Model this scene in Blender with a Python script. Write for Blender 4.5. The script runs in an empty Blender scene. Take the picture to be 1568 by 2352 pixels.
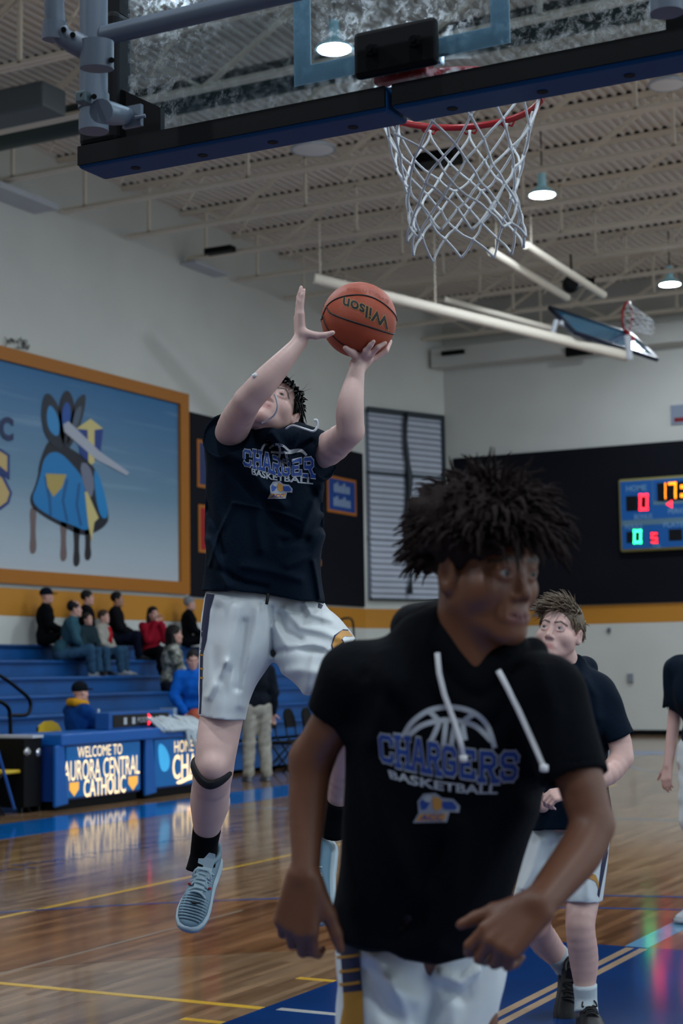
import bpy, bmesh, math, random
import numpy as np
from mathutils import Vector, Matrix
from mathutils.bvhtree import BVHTree
random.seed(7); np.random.seed(7)
SC = bpy.context.scene
COL = SC.collection

# ------------------------------------------------------------------ camera
FPX, PSI, THE, ROL, HC = 3750.0, 0.4822, 0.0967, -0.0146, 1.483
_f = np.array([-math.sin(PSI)*math.cos(THE), math.cos(PSI)*math.cos(THE), math.sin(THE)])
_r = np.array([math.cos(PSI), math.sin(PSI), 0.0])
_u = np.cross(_r, _f)
CR = math.cos(ROL)*_r + math.sin(ROL)*_u        # image right
CU = -math.sin(ROL)*_r + math.cos(ROL)*_u       # image up
CF = _f                                          # into the picture
CP = np.array([0.0, 0.0, HC])
cam = bpy.data.cameras.new('camera')
cam.sensor_fit = 'HORIZONTAL'; cam.sensor_width = 24.0; cam.lens = FPX/1568*24.0
cam.clip_start = 0.05; cam.clip_end = 200
cam.dof.use_dof = True; cam.dof.focus_distance = 5.2; cam.dof.aperture_fstop = 4.5
camo = bpy.data.objects.new('camera', cam); COL.objects.link(camo)
camo.matrix_world = Matrix(((CR[0], CU[0], -CF[0], CP[0]), (CR[1], CU[1], -CF[1], CP[1]), (CR[2], CU[2], -CF[2], CP[2]), (0, 0, 0, 1)))
SC.camera = camo

# ------------------------------------------------------------------ world, exposure
w = bpy.data.worlds.new('world'); SC.world = w; w.use_nodes = True
w.node_tree.nodes['Background'].inputs[0].default_value = (0.72, 0.88, 1.0, 1)
w.node_tree.nodes['Background'].inputs[1].default_value = 1.5
SC.view_settings.view_transform = 'Standard'; SC.view_settings.look = 'None'
SC.view_settings.gamma = 1.0; SC.view_settings.use_curve_mapping = False
SC.view_settings.exposure = -0.12
LAMP_W = 600.0
LAMP_COL = (0.93, 0.97, 1.0)

# ------------------------------------------------------------------ pixel helpers
def V(a): return np.asarray(a, float)
def ray(px, py): return CR*((px-784)/FPX) + CU*((1176-py)/FPX) + CF
def U(px, py, d): return CP + d*ray(px, py)                  # point at view depth d
def on(px, py, ax, v):                                       # point on plane axis=v
    d = ray(px, py); return CP + d*((v-CP[ax])/d[ax])
def floorp(px, py): return on(px, py, 2, 0.0)
def projA(x, y, z):
    dx, dy, dz = x-CP[0], y-CP[1], z-CP[2]
    d = dx*CF[0]+dy*CF[1]+dz*CF[2]
    a = dx*CR[0]+dy*CR[1]+dz*CR[2]; b = dx*CU[0]+dy*CU[1]+dz*CU[2]
    return 784+FPX*a/d, 1176-FPX*b/d, d
def nrm(v): v = V(v); return v/(np.linalg.norm(v)+1e-12)

# ------------------------------------------------------------------ materials
def lin(c):
    if isinstance(c, str): c = [int(c[i:i+2], 16) for i in (0, 2, 4)]
    return tuple(((x/255)/12.92 if x/255 <= .04045 else ((x/255+.055)/1.055)**2.4) for x in c)
MATS = {}
def mat(name, col=None, rough=.6, metal=0., emit=None, es=1., bump=0., bscale=60., var=0., vscale=3., spec=.5, sheen=0., sss=0., bdetail=3.):
    if name in MATS: return MATS[name]
    m = bpy.data.materials.new(name); m.use_nodes = True; MATS[name] = m
    nt = m.node_tree; b = nt.nodes['Principled BSDF']
    c = lin(col) if col is not None else (.5, .5, .5)
    b.inputs['Base Color'].default_value = (*c, 1)
    b.inputs['Roughness'].default_value = rough; b.inputs['Metallic'].default_value = metal
    b.inputs['Specular IOR Level'].default_value = spec
    if sheen: b.inputs['Sheen Weight'].default_value = sheen
    if sss:
        b.inputs['Subsurface Weight'].default_value = sss; b.inputs['Subsurface Radius'].default_value = (.012, .005, .003); b.inputs['Subsurface Scale'].default_value = 1.
    if emit is not None:
        b.inputs['Emission Color'].default_value = (*lin(emit), 1); b.inputs['Emission Strength'].default_value = es
    if bump or var:
        tc = nt.nodes.new('ShaderNodeTexCoord')
    if bump:
        n = nt.nodes.new('ShaderNodeTexNoise'); n.inputs['Scale'].default_value = bscale; n.inputs['Detail'].default_value = bdetail
        nt.links.new(tc.outputs['Object'], n.inputs['Vector'])
        bp = nt.nodes.new('ShaderNodeBump'); bp.inputs['Strength'].default_value = bump; bp.inputs['Distance'].default_value = .01
        nt.links.new(n.outputs['Fac'], bp.inputs['Height']); nt.links.new(bp.outputs['Normal'], b.inputs['Normal'])
    if var:
        n2 = nt.nodes.new('ShaderNodeTexNoise'); n2.inputs['Scale'].default_value = vscale; n2.inputs['Detail'].default_value = 4
        nt.links.new(tc.outputs['Object'], n2.inputs['Vector'])
        mr = nt.nodes.new('ShaderNodeMapRange'); mr.inputs[1].default_value = .3; mr.inputs[2].default_value = .7
        mr.inputs[3].default_value = 1-var; mr.inputs[4].default_value = 1+var
        nt.links.new(n2.outputs['Fac'], mr.inputs[0])
        mx = nt.nodes.new('ShaderNodeMix'); mx.data_type = 'RGBA'; mx.blend_type = 'MULTIPLY'; mx.inputs[0].default_value = 1
        mx.inputs[6].default_value = (*c, 1)
        nt.links.new(mr.outputs[0], mx.inputs[7]); nt.links.new(mx.outputs[2], b.inputs['Base Color'])
    return m

# ------------------------------------------------------------------ objects
def tag(o, label=None, cat=None, group=None, kind=None):
    if label: o['label'] = label
    if cat: o['category'] = cat
    if group: o['group'] = group
    if kind: o['kind'] = kind
    return o
def wloc(o):
    p = V(o.location)
    while o.parent: o = o.parent; p = p+V(o.location)
    return p
def E(name, loc, label=None, cat=None, group=None, kind=None, parent=None):
    o = bpy.data.objects.new(name, None); COL.objects.link(o); o.empty_display_size = .1
    if parent is not None:
        o.parent = parent; o.location = V(loc)-wloc(parent)
    else: o.location = V(loc)
    return tag(o, label, cat, group, kind)
def mobj(name, verts, faces, mats, parent=None, loc=None, smooth=False, mi=None):
    """world-space verts -> mesh object; origin at loc (or the parent's origin)"""
    verts = np.asarray(verts, float).reshape(-1, 3)
    if parent is not None and loc is None: base = wloc(parent); lo = (0, 0, 0)
    elif parent is not None: base = V(loc); lo = V(loc)-wloc(parent)
    else:
        if loc is None:
            a, b = verts.min(0), verts.max(0); loc = ((a[0]+b[0])/2, (a[1]+b[1])/2, a[2])
        base = V(loc); lo = V(loc)
    me = bpy.data.meshes.new(name)
    vv = verts-base
    if isinstance(faces, np.ndarray):
        n = faces.shape[1]
        me.vertices.add(len(vv)); me.vertices.foreach_set('co', vv.astype(np.float32).ravel())
        me.loops.add(faces.size); me.loops.foreach_set('vertex_index', faces.astype(np.int32).ravel())
        me.polygons.add(len(faces)); me.polygons.foreach_set('loop_start', np.arange(0, faces.size, n, dtype=np.int32))
        me.polygons.foreach_set('loop_total', np.full(len(faces), n, dtype=np.int32))
        me.update(calc_edges=True); me.validate()
    else:
        me.from_pydata(vv.tolist(), [], faces); me.update()
    if not isinstance(mats, (list, tuple)): mats = [mats]
    for m in mats: me.materials.append(m)
    if mi is not None: me.polygons.foreach_set('material_index', np.asarray(mi, np.int32))
    if smooth: me.polygons.foreach_set('use_smooth', np.ones(len(me.polygons), bool))
    o = bpy.data.objects.new(name, me); COL.objects.link(o)
    if parent is not None: o.parent = parent
    o.location = lo
    return o
def copy_obj(o, parent=None, loc=None):
    c = o.copy(); COL.objects.link(c); c.parent = parent
    if loc is not None: c.location = loc
    return c

def frame(z, up=(0, 0, 1)):
    z = nrm(z); up = V(up)
    if abs(z@nrm(up)) > .98: up = V((0, 1, 0)) if abs(z[1]) < .9 else V((1, 0, 0))
    x = nrm(np.cross(up, z)); y = np.cross(z, x)
    return x, y, z
class MB:
    def __init__(s): s.v = []; s.f = []; s.m = []; s.cm = 0
    def add(s, vs, fs):
        b = len(s.v); s.v += [tuple(map(float, p)) for p in vs]; s.f += [tuple(i+b for i in f) for f in fs]; s.m += [s.cm]*len(fs); return s
    def box(s, c, size, ax=None):
        c = V(c); h = V(size)/2; ax = ax or (V((1, 0, 0)), V((0, 1, 0)), V((0, 0, 1)))
        vs = [c+ax[0]*h[0]*i+ax[1]*h[1]*j+ax[2]*h[2]*k for i in (-1, 1) for j in (-1, 1) for k in (-1, 1)]
        return s.add(vs, [(0, 1, 3, 2), (4, 6, 7, 5), (0, 4, 5, 1), (2, 3, 7, 6), (0, 2, 6, 4), (1, 5, 7, 3)])
    def mm(s, lo, hi): lo = V(lo); hi = V(hi); return s.box((lo+hi)/2, hi-lo)
    def bar(s, a, b, wx, wy, up=(0, 0, 1)):
        a = V(a); b = V(b); L = np.linalg.norm(b-a); ax = frame(b-a, up); return s.box((a+b)/2, (wx, wy, L), ax)
    def tube(s, pts, r, n=10, cap=True, flat=1.0, up=(0, 0, 1), closed=False):
        pts = [V(p) for p in pts]; m = len(pts); rs = r if hasattr(r, '__len__') else [r]*m
        vs = []; px = None
        for i in range(m):
            if closed: t = pts[(i+1) % m]-pts[i-1]
            else: t = pts[min(i+1, m-1)]-pts[max(i-1, 0)]
            t = nrm(t)
            if px is None: x, y, _ = frame(t, up)
            else:
                x = px-t*(px@t)
                x = nrm(x) if np.linalg.norm(x) > 1e-6 else frame(t, up)[0]
                y = np.cross(t, x)
            px = x
            for k in range(n):
                a = 2*math.pi*k/n; vs.append(pts[i]+x*math.cos(a)*rs[i]+y*math.sin(a)*rs[i]*flat)
        fs = []
        for i in range(m if closed else m-1):
            i2 = (i+1) % m
            for k in range(n): fs.append((i*n+k, i*n+(k+1) % n, i2*n+(k+1) % n, i2*n+k))
        if cap and not closed: fs.append(tuple(range(n))[::-1]); fs.append(tuple(range((m-1)*n, m*n)))
        return s.add(vs, fs)
    def cyl(s, a, b, r, r2=None, n=16): return s.tube([a, b], [r, r if r2 is None else r2], n)
    def lathe(s, c, prof, axis=(0, 0, 1), n=24):
        x, y, z = frame(axis); c = V(c); vs = []; fs = []; m = len(prof)
        for r, h in prof:
            for k in range(n): a = 2*math.pi*k/n; vs.append(c+z*h+(x*math.cos(a)+y*math.sin(a))*r)
        for i in range(m-1):
            for k in range(n): fs.append((i*n+k, i*n+(k+1) % n, (i+1)*n+(k+1) % n, (i+1)*n+k))
        if prof[0][0] > 1e-6: fs.append(tuple(range(n))[::-1])
        if prof[-1][0] > 1e-6: fs.append(tuple(range((m-1)*n, m*n)))
        return s.add(vs, fs)
    def prism(s, poly, o, ux, uy, depth):
        """flat polygon (2D list) extruded by depth along ux x uy"""
        o = V(o); ux = V(ux); uy = V(uy); nz = nrm(np.cross(ux, uy)); n = len(poly)
        a = [o+ux*p[0]+uy*p[1] for p in poly]; b = [p+nz*depth for p in a]
        fs = [tuple(range(n))[::-1], tuple(range(n, 2*n))]+[(i, (i+1) % n, n+(i+1) % n, n+i) for i in range(n)]
        return s.add(a+b, fs)
    def loft(s, rings, cap=True):
        n = len(rings[0]); vs = [p for r in rings for p in r]; fs = []
        for i in range(len(rings)-1):
            for k in range(n): fs.append((i*n+k, i*n+(k+1) % n, (i+1)*n+(k+1) % n, (i+1)*n+k))
        if cap: fs.append(tuple(range(n))[::-1]); fs.append(tuple(range((len(rings)-1)*n, len(rings)*n)))
        return s.add(vs, fs)
    def obj(s, name, mats, parent=None, loc=None, smooth=False, bevel=0., seg=2, auto=None):
        o = mobj(name, s.v, s.f, mats, parent, loc, smooth, s.m if s.cm else None)
        if bevel:
            b = o.modifiers.new('bevel', 'BEVEL'); b.width = bevel; b.segments = seg; b.limit_method = 'ANGLE'
        if auto is not None:
            o.data.polygons.foreach_set('use_smooth', np.ones(len(o.data.polygons), bool))
            o.data.set_sharp_from_angle(angle=math.radians(auto))
        return o

# ------------------------------------------------------------------ text -> 2D mesh
def text2d(body, bold=0.0, size=1.0, shear=0.0):
    cu = bpy.data.curves.new('t', 'FONT'); cu.body = body; cu.size = size; cu.offset = bold; cu.shear = shear
    cu.align_x = 'CENTER'; cu.align_y = 'CENTER'; cu.resolution_u = 3
    o = bpy.data.objects.new('t', cu); COL.objects.link(o)
    dg = bpy.context.evaluated_depsgraph_get(); me = bpy.data.meshes.new_from_object(o.evaluated_get(dg))
    vs = np.array([v.co[:2] for v in me.vertices]); fs = [tuple(p.vertices) for p in me.polygons]
    bpy.data.objects.remove(o); bpy.data.curves.remove(cu); bpy.data.meshes.remove(me)
    return vs, fs
def text_obj(name, body, o, ux, uy, height, m, parent=None, depth=.004, bold=0.0, width=None, lift=0.):
    """lettering as thin solid plate in plane (o centre, ux, uy)"""
    vs, fs = text2d(body, bold)
    lo, hi = vs.min(0), vs.max(0); sz = hi-lo; c = (lo+hi)/2
    sy = height/sz[1]; sx = sy if width is None else width/sz[0]
    q = (vs-c)*[sx, sy]; ux = nrm(ux); uy = nrm(uy); nz = np.cross(ux, uy)
    top = V(o)+q[:, :1]*ux+q[:, 1:]*uy+nz*(lift+depth)
    return mobj(name, top, [tuple(f) for f in fs], m, parent)
# ------------------------------------------------------------------ implicit surfaces (bodies, clothes)
def smin(a, b, k):
    if k <= 0: return np.minimum(a, b)
    h = np.clip(.5+.5*(b-a)/k, 0, 1); return b+(a-b)*h-k*h*(1-h)
def chaikin(p, it=2):
    p = V(p)
    for _ in range(it):
        q = np.roll(p, -1, 0); p = np.stack([.75*p+.25*q, .25*p+.75*q], 1).reshape(-1, 2)
    return p
class PolyMap:
    """signed distance (px, inside > 0) to a traced outline, sampled from a raster"""
    def __init__(s, poly, it=2, step=3.0, pad=70):
        p = chaikin(poly, it) if it else V(poly); s.p = p; s.step = step
        s.lo = p.min(0)-pad; hi = p.max(0)+pad; nx, ny = np.ceil((hi-s.lo)/step).astype(int)+2
        X = (s.lo[0]+np.arange(nx)*step)[:, None]; Y = (s.lo[1]+np.arange(ny)*step)[None]
        D = np.full((nx, ny), 1e9); ins = np.zeros((nx, ny), bool)
        q = np.roll(p, -1, 0)
        for (ax, ay), (bx, by) in zip(p, q):
            ex, ey = bx-ax, by-ay; L = ex*ex+ey*ey+1e-9
            t = np.clip(((X-ax)*ex+(Y-ay)*ey)/L, 0, 1); D = np.minimum(D, (X-ax-t*ex)**2+(Y-ay-t*ey)**2)
            if ay != by:
                c = ((ay > Y) != (by > Y)) & (X < ex*(Y-ay)/(by-ay)+ax); ins ^= c
        s.D = (np.sqrt(D)*np.where(ins, 1, -1)).astype(np.float32)
    def __call__(s, px, py):
        u = np.clip((px-s.lo[0])/s.step, 0, s.D.shape[0]-1.001); v = np.clip((py-s.lo[1])/s.step, 0, s.D.shape[1]-1.001)
        i = u.astype(np.int32); j = v.astype(np.int32); fu = (u-i).astype(np.float32); fv = (v-j).astype(np.float32)
        D = s.D; return (D[i, j]*(1-fu)+D[i+1, j]*fu)*(1-fv)+(D[i, j+1]*(1-fu)+D[i+1, j+1]*fu)*fv
class Fld:
    def __init__(s, lo, hi, h):
        s.lo = V(lo).astype(np.float32); s.h = h; s.n = np.ceil((V(hi)-V(lo))/h).astype(int)+1
        s.F = np.full(s.n, 5.0, np.float32); s.ax = [s.lo[i]+np.arange(s.n[i], dtype=np.float32)*h for i in range(3)]
    def sub(s, lo, hi):
        a = np.clip(np.floor((V(lo)-s.lo)/s.h).astype(int), 0, s.n); b = np.clip(np.ceil((V(hi)-s.lo)/s.h).astype(int)+1, 0, s.n)
        sl = tuple(slice(a[i], b[i]) for i in range(3))
        return sl, s.ax[0][sl[0]][:, None, None], s.ax[1][sl[1]][None, :, None], s.ax[2][sl[2]][None, None]
    def put(s, sl, d, k, op):
        if op == '+': s.F[sl] = smin(s.F[sl], d, k)
        elif op == '-': s.F[sl] = -smin(-s.F[sl], d, k)
        elif op == '&': s.F[sl] = -smin(-s.F[sl], -d, k)
    def cap(s, a, b, ra, rb=None, k=.015, op='+'):
        a = V(a); b = V(b); rb = ra if rb is None else rb; m = k*1.5+2*s.h
        sl, x, y, z = s.sub(np.minimum(a-ra, b-rb)-m, np.maximum(a+ra, b+rb)+m)
        if 0 in s.F[sl].shape: return s
        e = b-a; L = e@e+1e-12
        t = np.clip(((x-a[0])*e[0]+(y-a[1])*e[1]+(z-a[2])*e[2])/L, 0, 1)
        d = np.sqrt((x-a[0]-t*e[0])**2+(y-a[1]-t*e[1])**2+(z-a[2]-t*e[2])**2)-(ra+(rb-ra)*t)
        s.put(sl, d.astype(np.float32), k, op); return s
    def ell(s, c, r, R=None, k=.015, op='+'):
        c = V(c); r = V(r); m = k*1.5+2*s.h
        ext = r if R is None else np.sqrt(((V(R)*r[:, None])**2).sum(0))
        sl, x, y, z = s.sub(c-ext-m, c+ext+m)
        if 0 in s.F[sl].shape: return s
        x, y, z = x-c[0], y-c[1], z-c[2]
        if R is None: q = (x, y, z)
        else: q = [x*R[i][0]+y*R[i][1]+z*R[i][2] for i in range(3)]
        k0 = np.sqrt((q[0]/r[0])**2+(q[1]/r[1])**2+(q[2]/r[2])**2); k1 = np.sqrt((q[0]/r[0]**2)**2+(q[1]/r[1]**2)**2+(q[2]/r[2]**2)**2)+1e-6
        s.put(sl, (k0*(k0-1)/k1).astype(np.float32), k, op); return s
    def chain(s, pts, rs, k=.015, op='+'):
        for i in range(len(pts)-1): s.cap(pts[i], pts[i+1], rs[i], rs[i+1], k if i == 0 else min(k, .006), op)
        return s
    def limb(s, pp, k=.015):
        """pp: (px, py, depth, radius px)"""
        Q = [V((*U(a, b, d), 0)) for a, b, d, r in pp]
        for q, (a, b, d, r) in zip(Q, pp): q[3] = r*d/FPX
        if len(Q) > 2: Q = spline(Q, 4)
        return s.chain([q[:3] for q in Q], [q[3] for q in Q], k)
    def bbox_px(s, poly, d0, d1, pad=.03):
        P = np.array([U(x, y, d) for x, y in poly for d in (d0, d1)]); return P.min(0)-pad, P.max(0)+pad
    def blob(s, poly, dc, T, W, k=.02, it=2, clip=None, hollow=None, cpad=None):
        """inflated traced outline: dc = (d0, x0, y0, gx, gy) centre depth, T half thickness (m, or [(py, T)...]), W edge width px"""
        d0, x0, y0, gx, gy = dc; pm = PolyMap(poly, it)
        Tm = T if not hasattr(T, '__len__') else max(t for _, t in T)
        ds = [d0+gx*(x-x0)+gy*(y-y0) for x, y in poly]
        lo, hi = s.bbox_px(poly, min(ds)-Tm, max(ds)+Tm); sl, x, y, z = s.sub(lo, hi)
        px, py, d = projA(x, y, z); sg = pm(px, py)
        Tt = T if not hasattr(T, '__len__') else np.interp(py, [a for a, _ in T], [b for _, b in T]).astype(np.float32)
        q = (d-(d0+gx*(px-x0)+gy*(py-y0)))/Tt; r = np.maximum(1-sg/W, 0)
        F = (np.sqrt(r*r+q*q)-1)*np.minimum(Tt, W*d0/FPX)
        F = F.astype(np.float32)
        if clip is not None:
            c = -PolyMap(clip, 0)(px, py)*(d0/FPX)                     # < 0 inside
            if hollow:
                cav = np.maximum(F+hollow, -(c+.07)); F = np.maximum(np.maximum(F, c), -cav)
            else: F = np.maximum(F, c)
        s.put(sl, F, k, '+'); return s
    def fold(s, poly, wpx, amp, d0, d1):
        """ridge (amp > 0) or crease (< 0) along a traced line, for surfaces between depths d0..d1"""
        P = V(poly); lo, hi = s.bbox_px(np.r_[P-3*wpx, P+3*wpx], d0, d1, .0); sl, x, y, z = s.sub(lo, hi)
        if 0 in s.F[sl].shape: return s
        px, py, d = projA(x, y, z); D = np.full(px.shape, 1e9, np.float32); n = len(P)-1; A = np.ones(px.shape, np.float32)
        for i in range(n):
            (ax, ay), (bx, by) = P[i], P[i+1]; ex, ey = bx-ax, by-ay; L = ex*ex+ey*ey+1e-9
            t = np.clip(((px-ax)*ex+(py-ay)*ey)/L, 0, 1); dd = (px-ax-t*ex)**2+(py-ay-t*ey)**2
            if i == 0 or i == n-1:
                pass
            D = np.minimum(D, dd)
        s.F[sl] -= (amp*np.exp(-D/(wpx*wpx))*((d > d0) & (d < d1))).astype(np.float32); return s
    def noise(s, amp, L, seed=0, thr=.08):
        """soft irregular bumps: sum of warped sines"""
        r = np.random.RandomState(seed); x, y, z = s.ax[0][:, None, None], s.ax[1][None, :, None], s.ax[2][None, None]
        a = np.zeros(s.F.shape, np.float32)
        for i in range(5):
            v = r.randn(3); v = v/np.linalg.norm(v)*2*math.pi/(L*r.uniform(.6, 1.6)); w2 = r.randn(3); w2 = w2/np.linalg.norm(w2)*2*math.pi/(L*2.2)
            a += np.sin(v[0]*x+v[1]*y+v[2]*z+r.rand()*6+1.2*np.sin(w2[0]*x+w2[1]*y+w2[2]*z)).astype(np.float32)
        s.F += a*(amp/2.5); return s
    def mesh(s):
        F = s.F; S = F < 0
        ii = np.argwhere(S)
        if len(ii) == 0: return np.zeros((0, 3)), np.zeros((0, 4), int)
        a = np.maximum(ii.min(0)-2, 0); b = np.minimum(ii.max(0)+3, s.n); sl = tuple(slice(a[i], b[i]) for i in range(3))
        F = F[sl]; S = S[sl]; n = np.array(F.shape)
        # keep the border empty
        F = F.copy(); 
        for ax in range(3):
            for e in (0, -1):
                ix = [slice(None)]*3; ix[ax] = e; F[tuple(ix)] = np.maximum(F[tuple(ix)], s.h*.5)
        S = F < 0
        cnt = np.zeros(n-1, np.int8)
        co = [(i, j, k) for i in (0, 1) for j in (0, 1) for k in (0, 1)]
        for i, j, k in co: cnt += S[i:n[0]-1+i, j:n[1]-1+j, k:n[2]-1+k]
        cells = np.argwhere((cnt > 0) & (cnt < 8)); N = len(cells)
        ids = np.full(n-1, -1, np.int32); ids[tuple(cells.T)] = np.arange(N)
        val = np.stack([F[cells[:, 0]+i, cells[:, 1]+j, cells[:, 2]+k] for i, j, k in co], 1)
        cc = np.array(co, float); acc = np.zeros((N, 3)); m = np.zeros(N)
        for p in range(8):
            for ax in range(3):
                if co[p][ax] == 0:
                    q = list(co[p]); q[ax] = 1; q = co.index(tuple(q)); f0, f1 = val[:, p], val[:, q]; mk = (f0 < 0) != (f1 < 0)
                    t = np.where(mk, f0/np.where(mk, f0-f1, 1), 0)[:, None]
                    acc += np.where(mk[:, None], cc[p]+t*(cc[q]-cc[p]), 0); m += mk
        verts = s.lo+(a+cells+acc/m[:, None])*s.h
        Q = []
        for ax in range(3):
            sh = [slice(None)]*3; s1 = sh.copy(); s2 = sh.copy(); s1[ax] = slice(0, -1); s2[ax] = slice(1, None)
            A = S[tuple(s1)]; B = S[tuple(s2)]; e = np.argwhere(A != B)
            o1, o2 = [(1, 2), (2, 0), (0, 1)][ax]
            e = e[(e[:, o1] > 0) & (e[:, o2] > 0) & (e[:, o1] < n[o1]-1) & (e[:, o2] < n[o2]-1)]
            ins = S[tuple(e.T)]
            def cid(d1, d2): c = e.copy(); c[:, o1] -= d1; c[:, o2] -= d2; return ids[tuple(c.T)]
            q = np.stack([cid(1, 1), cid(0, 1), cid(0, 0), cid(1, 0)], 1); q[~ins] = q[~ins][:, ::-1]; Q.append(q)
        Q = np.concatenate(Q); Q = Q[(Q >= 0).all(1)]
        return verts, Q
def relax(v, q, it=1, w=.5):
    """laplacian smoothing"""
    n = len(v)
    for _ in range(it):
        acc = np.zeros((n, 3)); c = np.zeros(n)
        for i in range(4):
            a, b = q[:, i], q[:, (i+1) % 4]
            for ax in range(3):
                acc[:, ax] += np.bincount(a, v[b, ax], n)+np.bincount(b, v[a, ax], n)
            c += np.bincount(a, minlength=n)+np.bincount(b, minlength=n)
        v = v*(1-w)+w*acc/np.maximum(c, 1)[:, None]
    return v
def sdf_obj(fl, name, m, parent=None, loc=None, it=1, want_bvh=False):
    v, q = fl.mesh(); v = relax(v, q, it)
    o = mobj(name, v, q, m, parent, loc, True)
    if want_bvh: return o, BVHTree.FromPolygons(v.tolist(), q.tolist()), v
    return o

def hit(bvh, px, py, off=.0015, miss=None):
    d = ray(px, py); L = np.linalg.norm(d); r = bvh.ray_cast(Vector(CP), Vector(d/L), 80)
    if r[0] is None: return miss
    return V(r[0])-d/L*off
def decal(name, vs2, fs, m, bvh, warp, parent, off=.002, cuts=0, keep=False):
    """flat print draped on a garment: 2D verts -> warp -> pixel -> first surface met"""
    bm = bmesh.new(); bv = [bm.verts.new((x, y, 0)) for x, y in vs2]
    for f in fs:
        try: bm.faces.new([bv[i] for i in f])
        except ValueError: pass
    if cuts:
        bmesh.ops.triangulate(bm, faces=bm.faces[:])
        bmesh.ops.subdivide_edges(bm, edges=bm.edges[:], cuts=cuts, use_grid_fill=True)
    bm.verts.index_update(); P = []; ok = []
    for v in bm.verts:
        p = hit(bvh, *warp(v.co.x, v.co.y), off=off); ok.append(p is not None); P.append(p if p is not None else CP+0.)
    F = [tuple(v.index for v in f.verts) for f in bm.faces if all(ok[v.index] for v in f.verts)]
    bm.free()
    if keep or name in ('side_stripe', 'print_line'):                                   # one shape: keep its largest connected patch
        par = list(range(len(P)))
        def find(i):
            while par[i] != i: par[i] = par[par[i]]; i = par[i]
            return i
        for q in F:
            for i in q[1:]: par[find(i)] = find(q[0])
        cnt = {}
        for q in F: r_ = find(q[0]); cnt[r_] = cnt.get(r_, 0)+1
        if cnt: best = max(cnt, key=cnt.get); F = [q for q in F if find(q[0]) == best]
    used = sorted({i for q in F for i in q}); ren = {a: k for k, a in enumerate(used)}
    return mobj(name, np.array([P[i] for i in used]).reshape(-1, 3), [tuple(ren[i] for i in q) for q in F], m, parent, None, True)
def tubepx(name, pts, r, m, bvh, parent, off=0., n=8):
    """cord lying along pixels on a surface"""
    P = [hit(bvh, x, y, off=off) for x, y in pts]; P = [p for p in P if p is not None]
    b = MB(); b.tube(P, r, n); return b.obj(name, m, parent, None, True)
def spline(P, n=6):
    P = [V(p) for p in P]; out = []
    for i in range(len(P)-1):
        p0, p1, p2, p3 = P[max(i-1, 0)], P[i], P[i+1], P[min(i+2, len(P)-1)]
        for j in range(n):
            t = j/n; out.append(.5*(2*p1+(p2-p0)*t+(2*p0-5*p1+4*p2-p3)*t*t+(3*p1-p0-3*p2+p3)*t**3))
    out.append(P[-1]); return out
# ================================================================== ROOM
XL, YE = -16.3, 34.5
XR, YN = 13.0, -4.0
ZJ, ZD = 9.05, 9.97
NAVY = '0a1024'; GOLD = 'c98a22'; BLUE = '0b5fb0'
XC, YB = -1.7265, 3.647

def wood_mat(name, c1, c2, rough=.105, dark=1.0):
    m = bpy.data.materials.new(name); m.use_nodes = True; nt = m.node_tree; b = nt.nodes['Principled BSDF']; L = nt.links.new
    tc = nt.nodes.new('ShaderNodeTexCoord'); mp = nt.nodes.new('ShaderNodeMapping'); mp.inputs['Rotation'].default_value = (0, 0, math.pi/2)
    L(tc.outputs['Object'], mp.inputs['Vector'])
    br = nt.nodes.new('ShaderNodeTexBrick'); L(mp.outputs[0], br.inputs['Vector'])
    br.inputs['Scale'].default_value = 1; br.inputs['Brick Width'].default_value = .62; br.inputs['Row Height'].default_value = .057
    br.inputs['Mortar Size'].default_value = .0006; br.inputs['Mortar Smooth'].default_value = .3; br.offset = .37; br.inputs['Bias'].default_value = 0.
    br.inputs['Color1'].default_value = (*lin(c1), 1); br.inputs['Color2'].default_value = (*lin(c2), 1); br.inputs['Mortar'].default_value = (*[x*.55 for x in lin(c2)], 1)
    mp2 = nt.nodes.new('ShaderNodeMapping'); mp2.inputs['Scale'].default_value = (9, .9, 1); L(tc.outputs['Object'], mp2.inputs['Vector'])
    n = nt.nodes.new('ShaderNodeTexNoise'); n.inputs['Scale'].default_value = 1.3; n.inputs['Detail'].default_value = 6; L(mp2.outputs[0], n.inputs['Vector'])
    mr = nt.nodes.new('ShaderNodeMapRange'); mr.inputs[1].default_value = .3; mr.inputs[2].default_value = .72; mr.inputs[3].default_value = .62; mr.inputs[4].default_value = 1.22
    L(n.outputs['Fac'], mr.inputs[0])
    mx = nt.nodes.new('ShaderNodeMix'); mx.data_type = 'RGBA'; mx.blend_type = 'MULTIPLY'; mx.inputs[0].default_value = 1
    L(br.outputs['Color'], mx.inputs[6]); L(mr.outputs[0], mx.inputs[7]); L(mx.outputs[2], b.inputs['Base Color'])
    n3 = nt.nodes.new('ShaderNodeTexNoise'); n3.inputs['Scale'].default_value = 1.1; n3.inputs['Detail'].default_value = 5; L(tc.outputs['Object'], n3.inputs['Vector'])
    mr3 = nt.nodes.new('ShaderNodeMapRange'); mr3.inputs[3].default_value = rough*.75; mr3.inputs[4].default_value = rough*1.3; L(n3.outputs['Fac'], mr3.inputs[0]); L(mr3.outputs[0], b.inputs['Roughness'])
    b.inputs['Specular IOR Level'].default_value = .5
    bp = nt.nodes.new('ShaderNodeBump'); bp.inputs['Strength'].default_value = .05; bp.inputs['Distance'].default_value = .002; L(br.outputs['Fac'], bp.inputs['Height']); bp.invert = True
    L(bp.outputs['Normal'], b.inputs['Normal'])
    return m
M_floor = wood_mat('maple_floor', '96785a', '72553b')
M_stain = wood_mat('stained_maple', '8c6240', '643e22', .11)
def paint(name, c): return mat(name, c, .10, var=.12, vscale=2.5)
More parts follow.
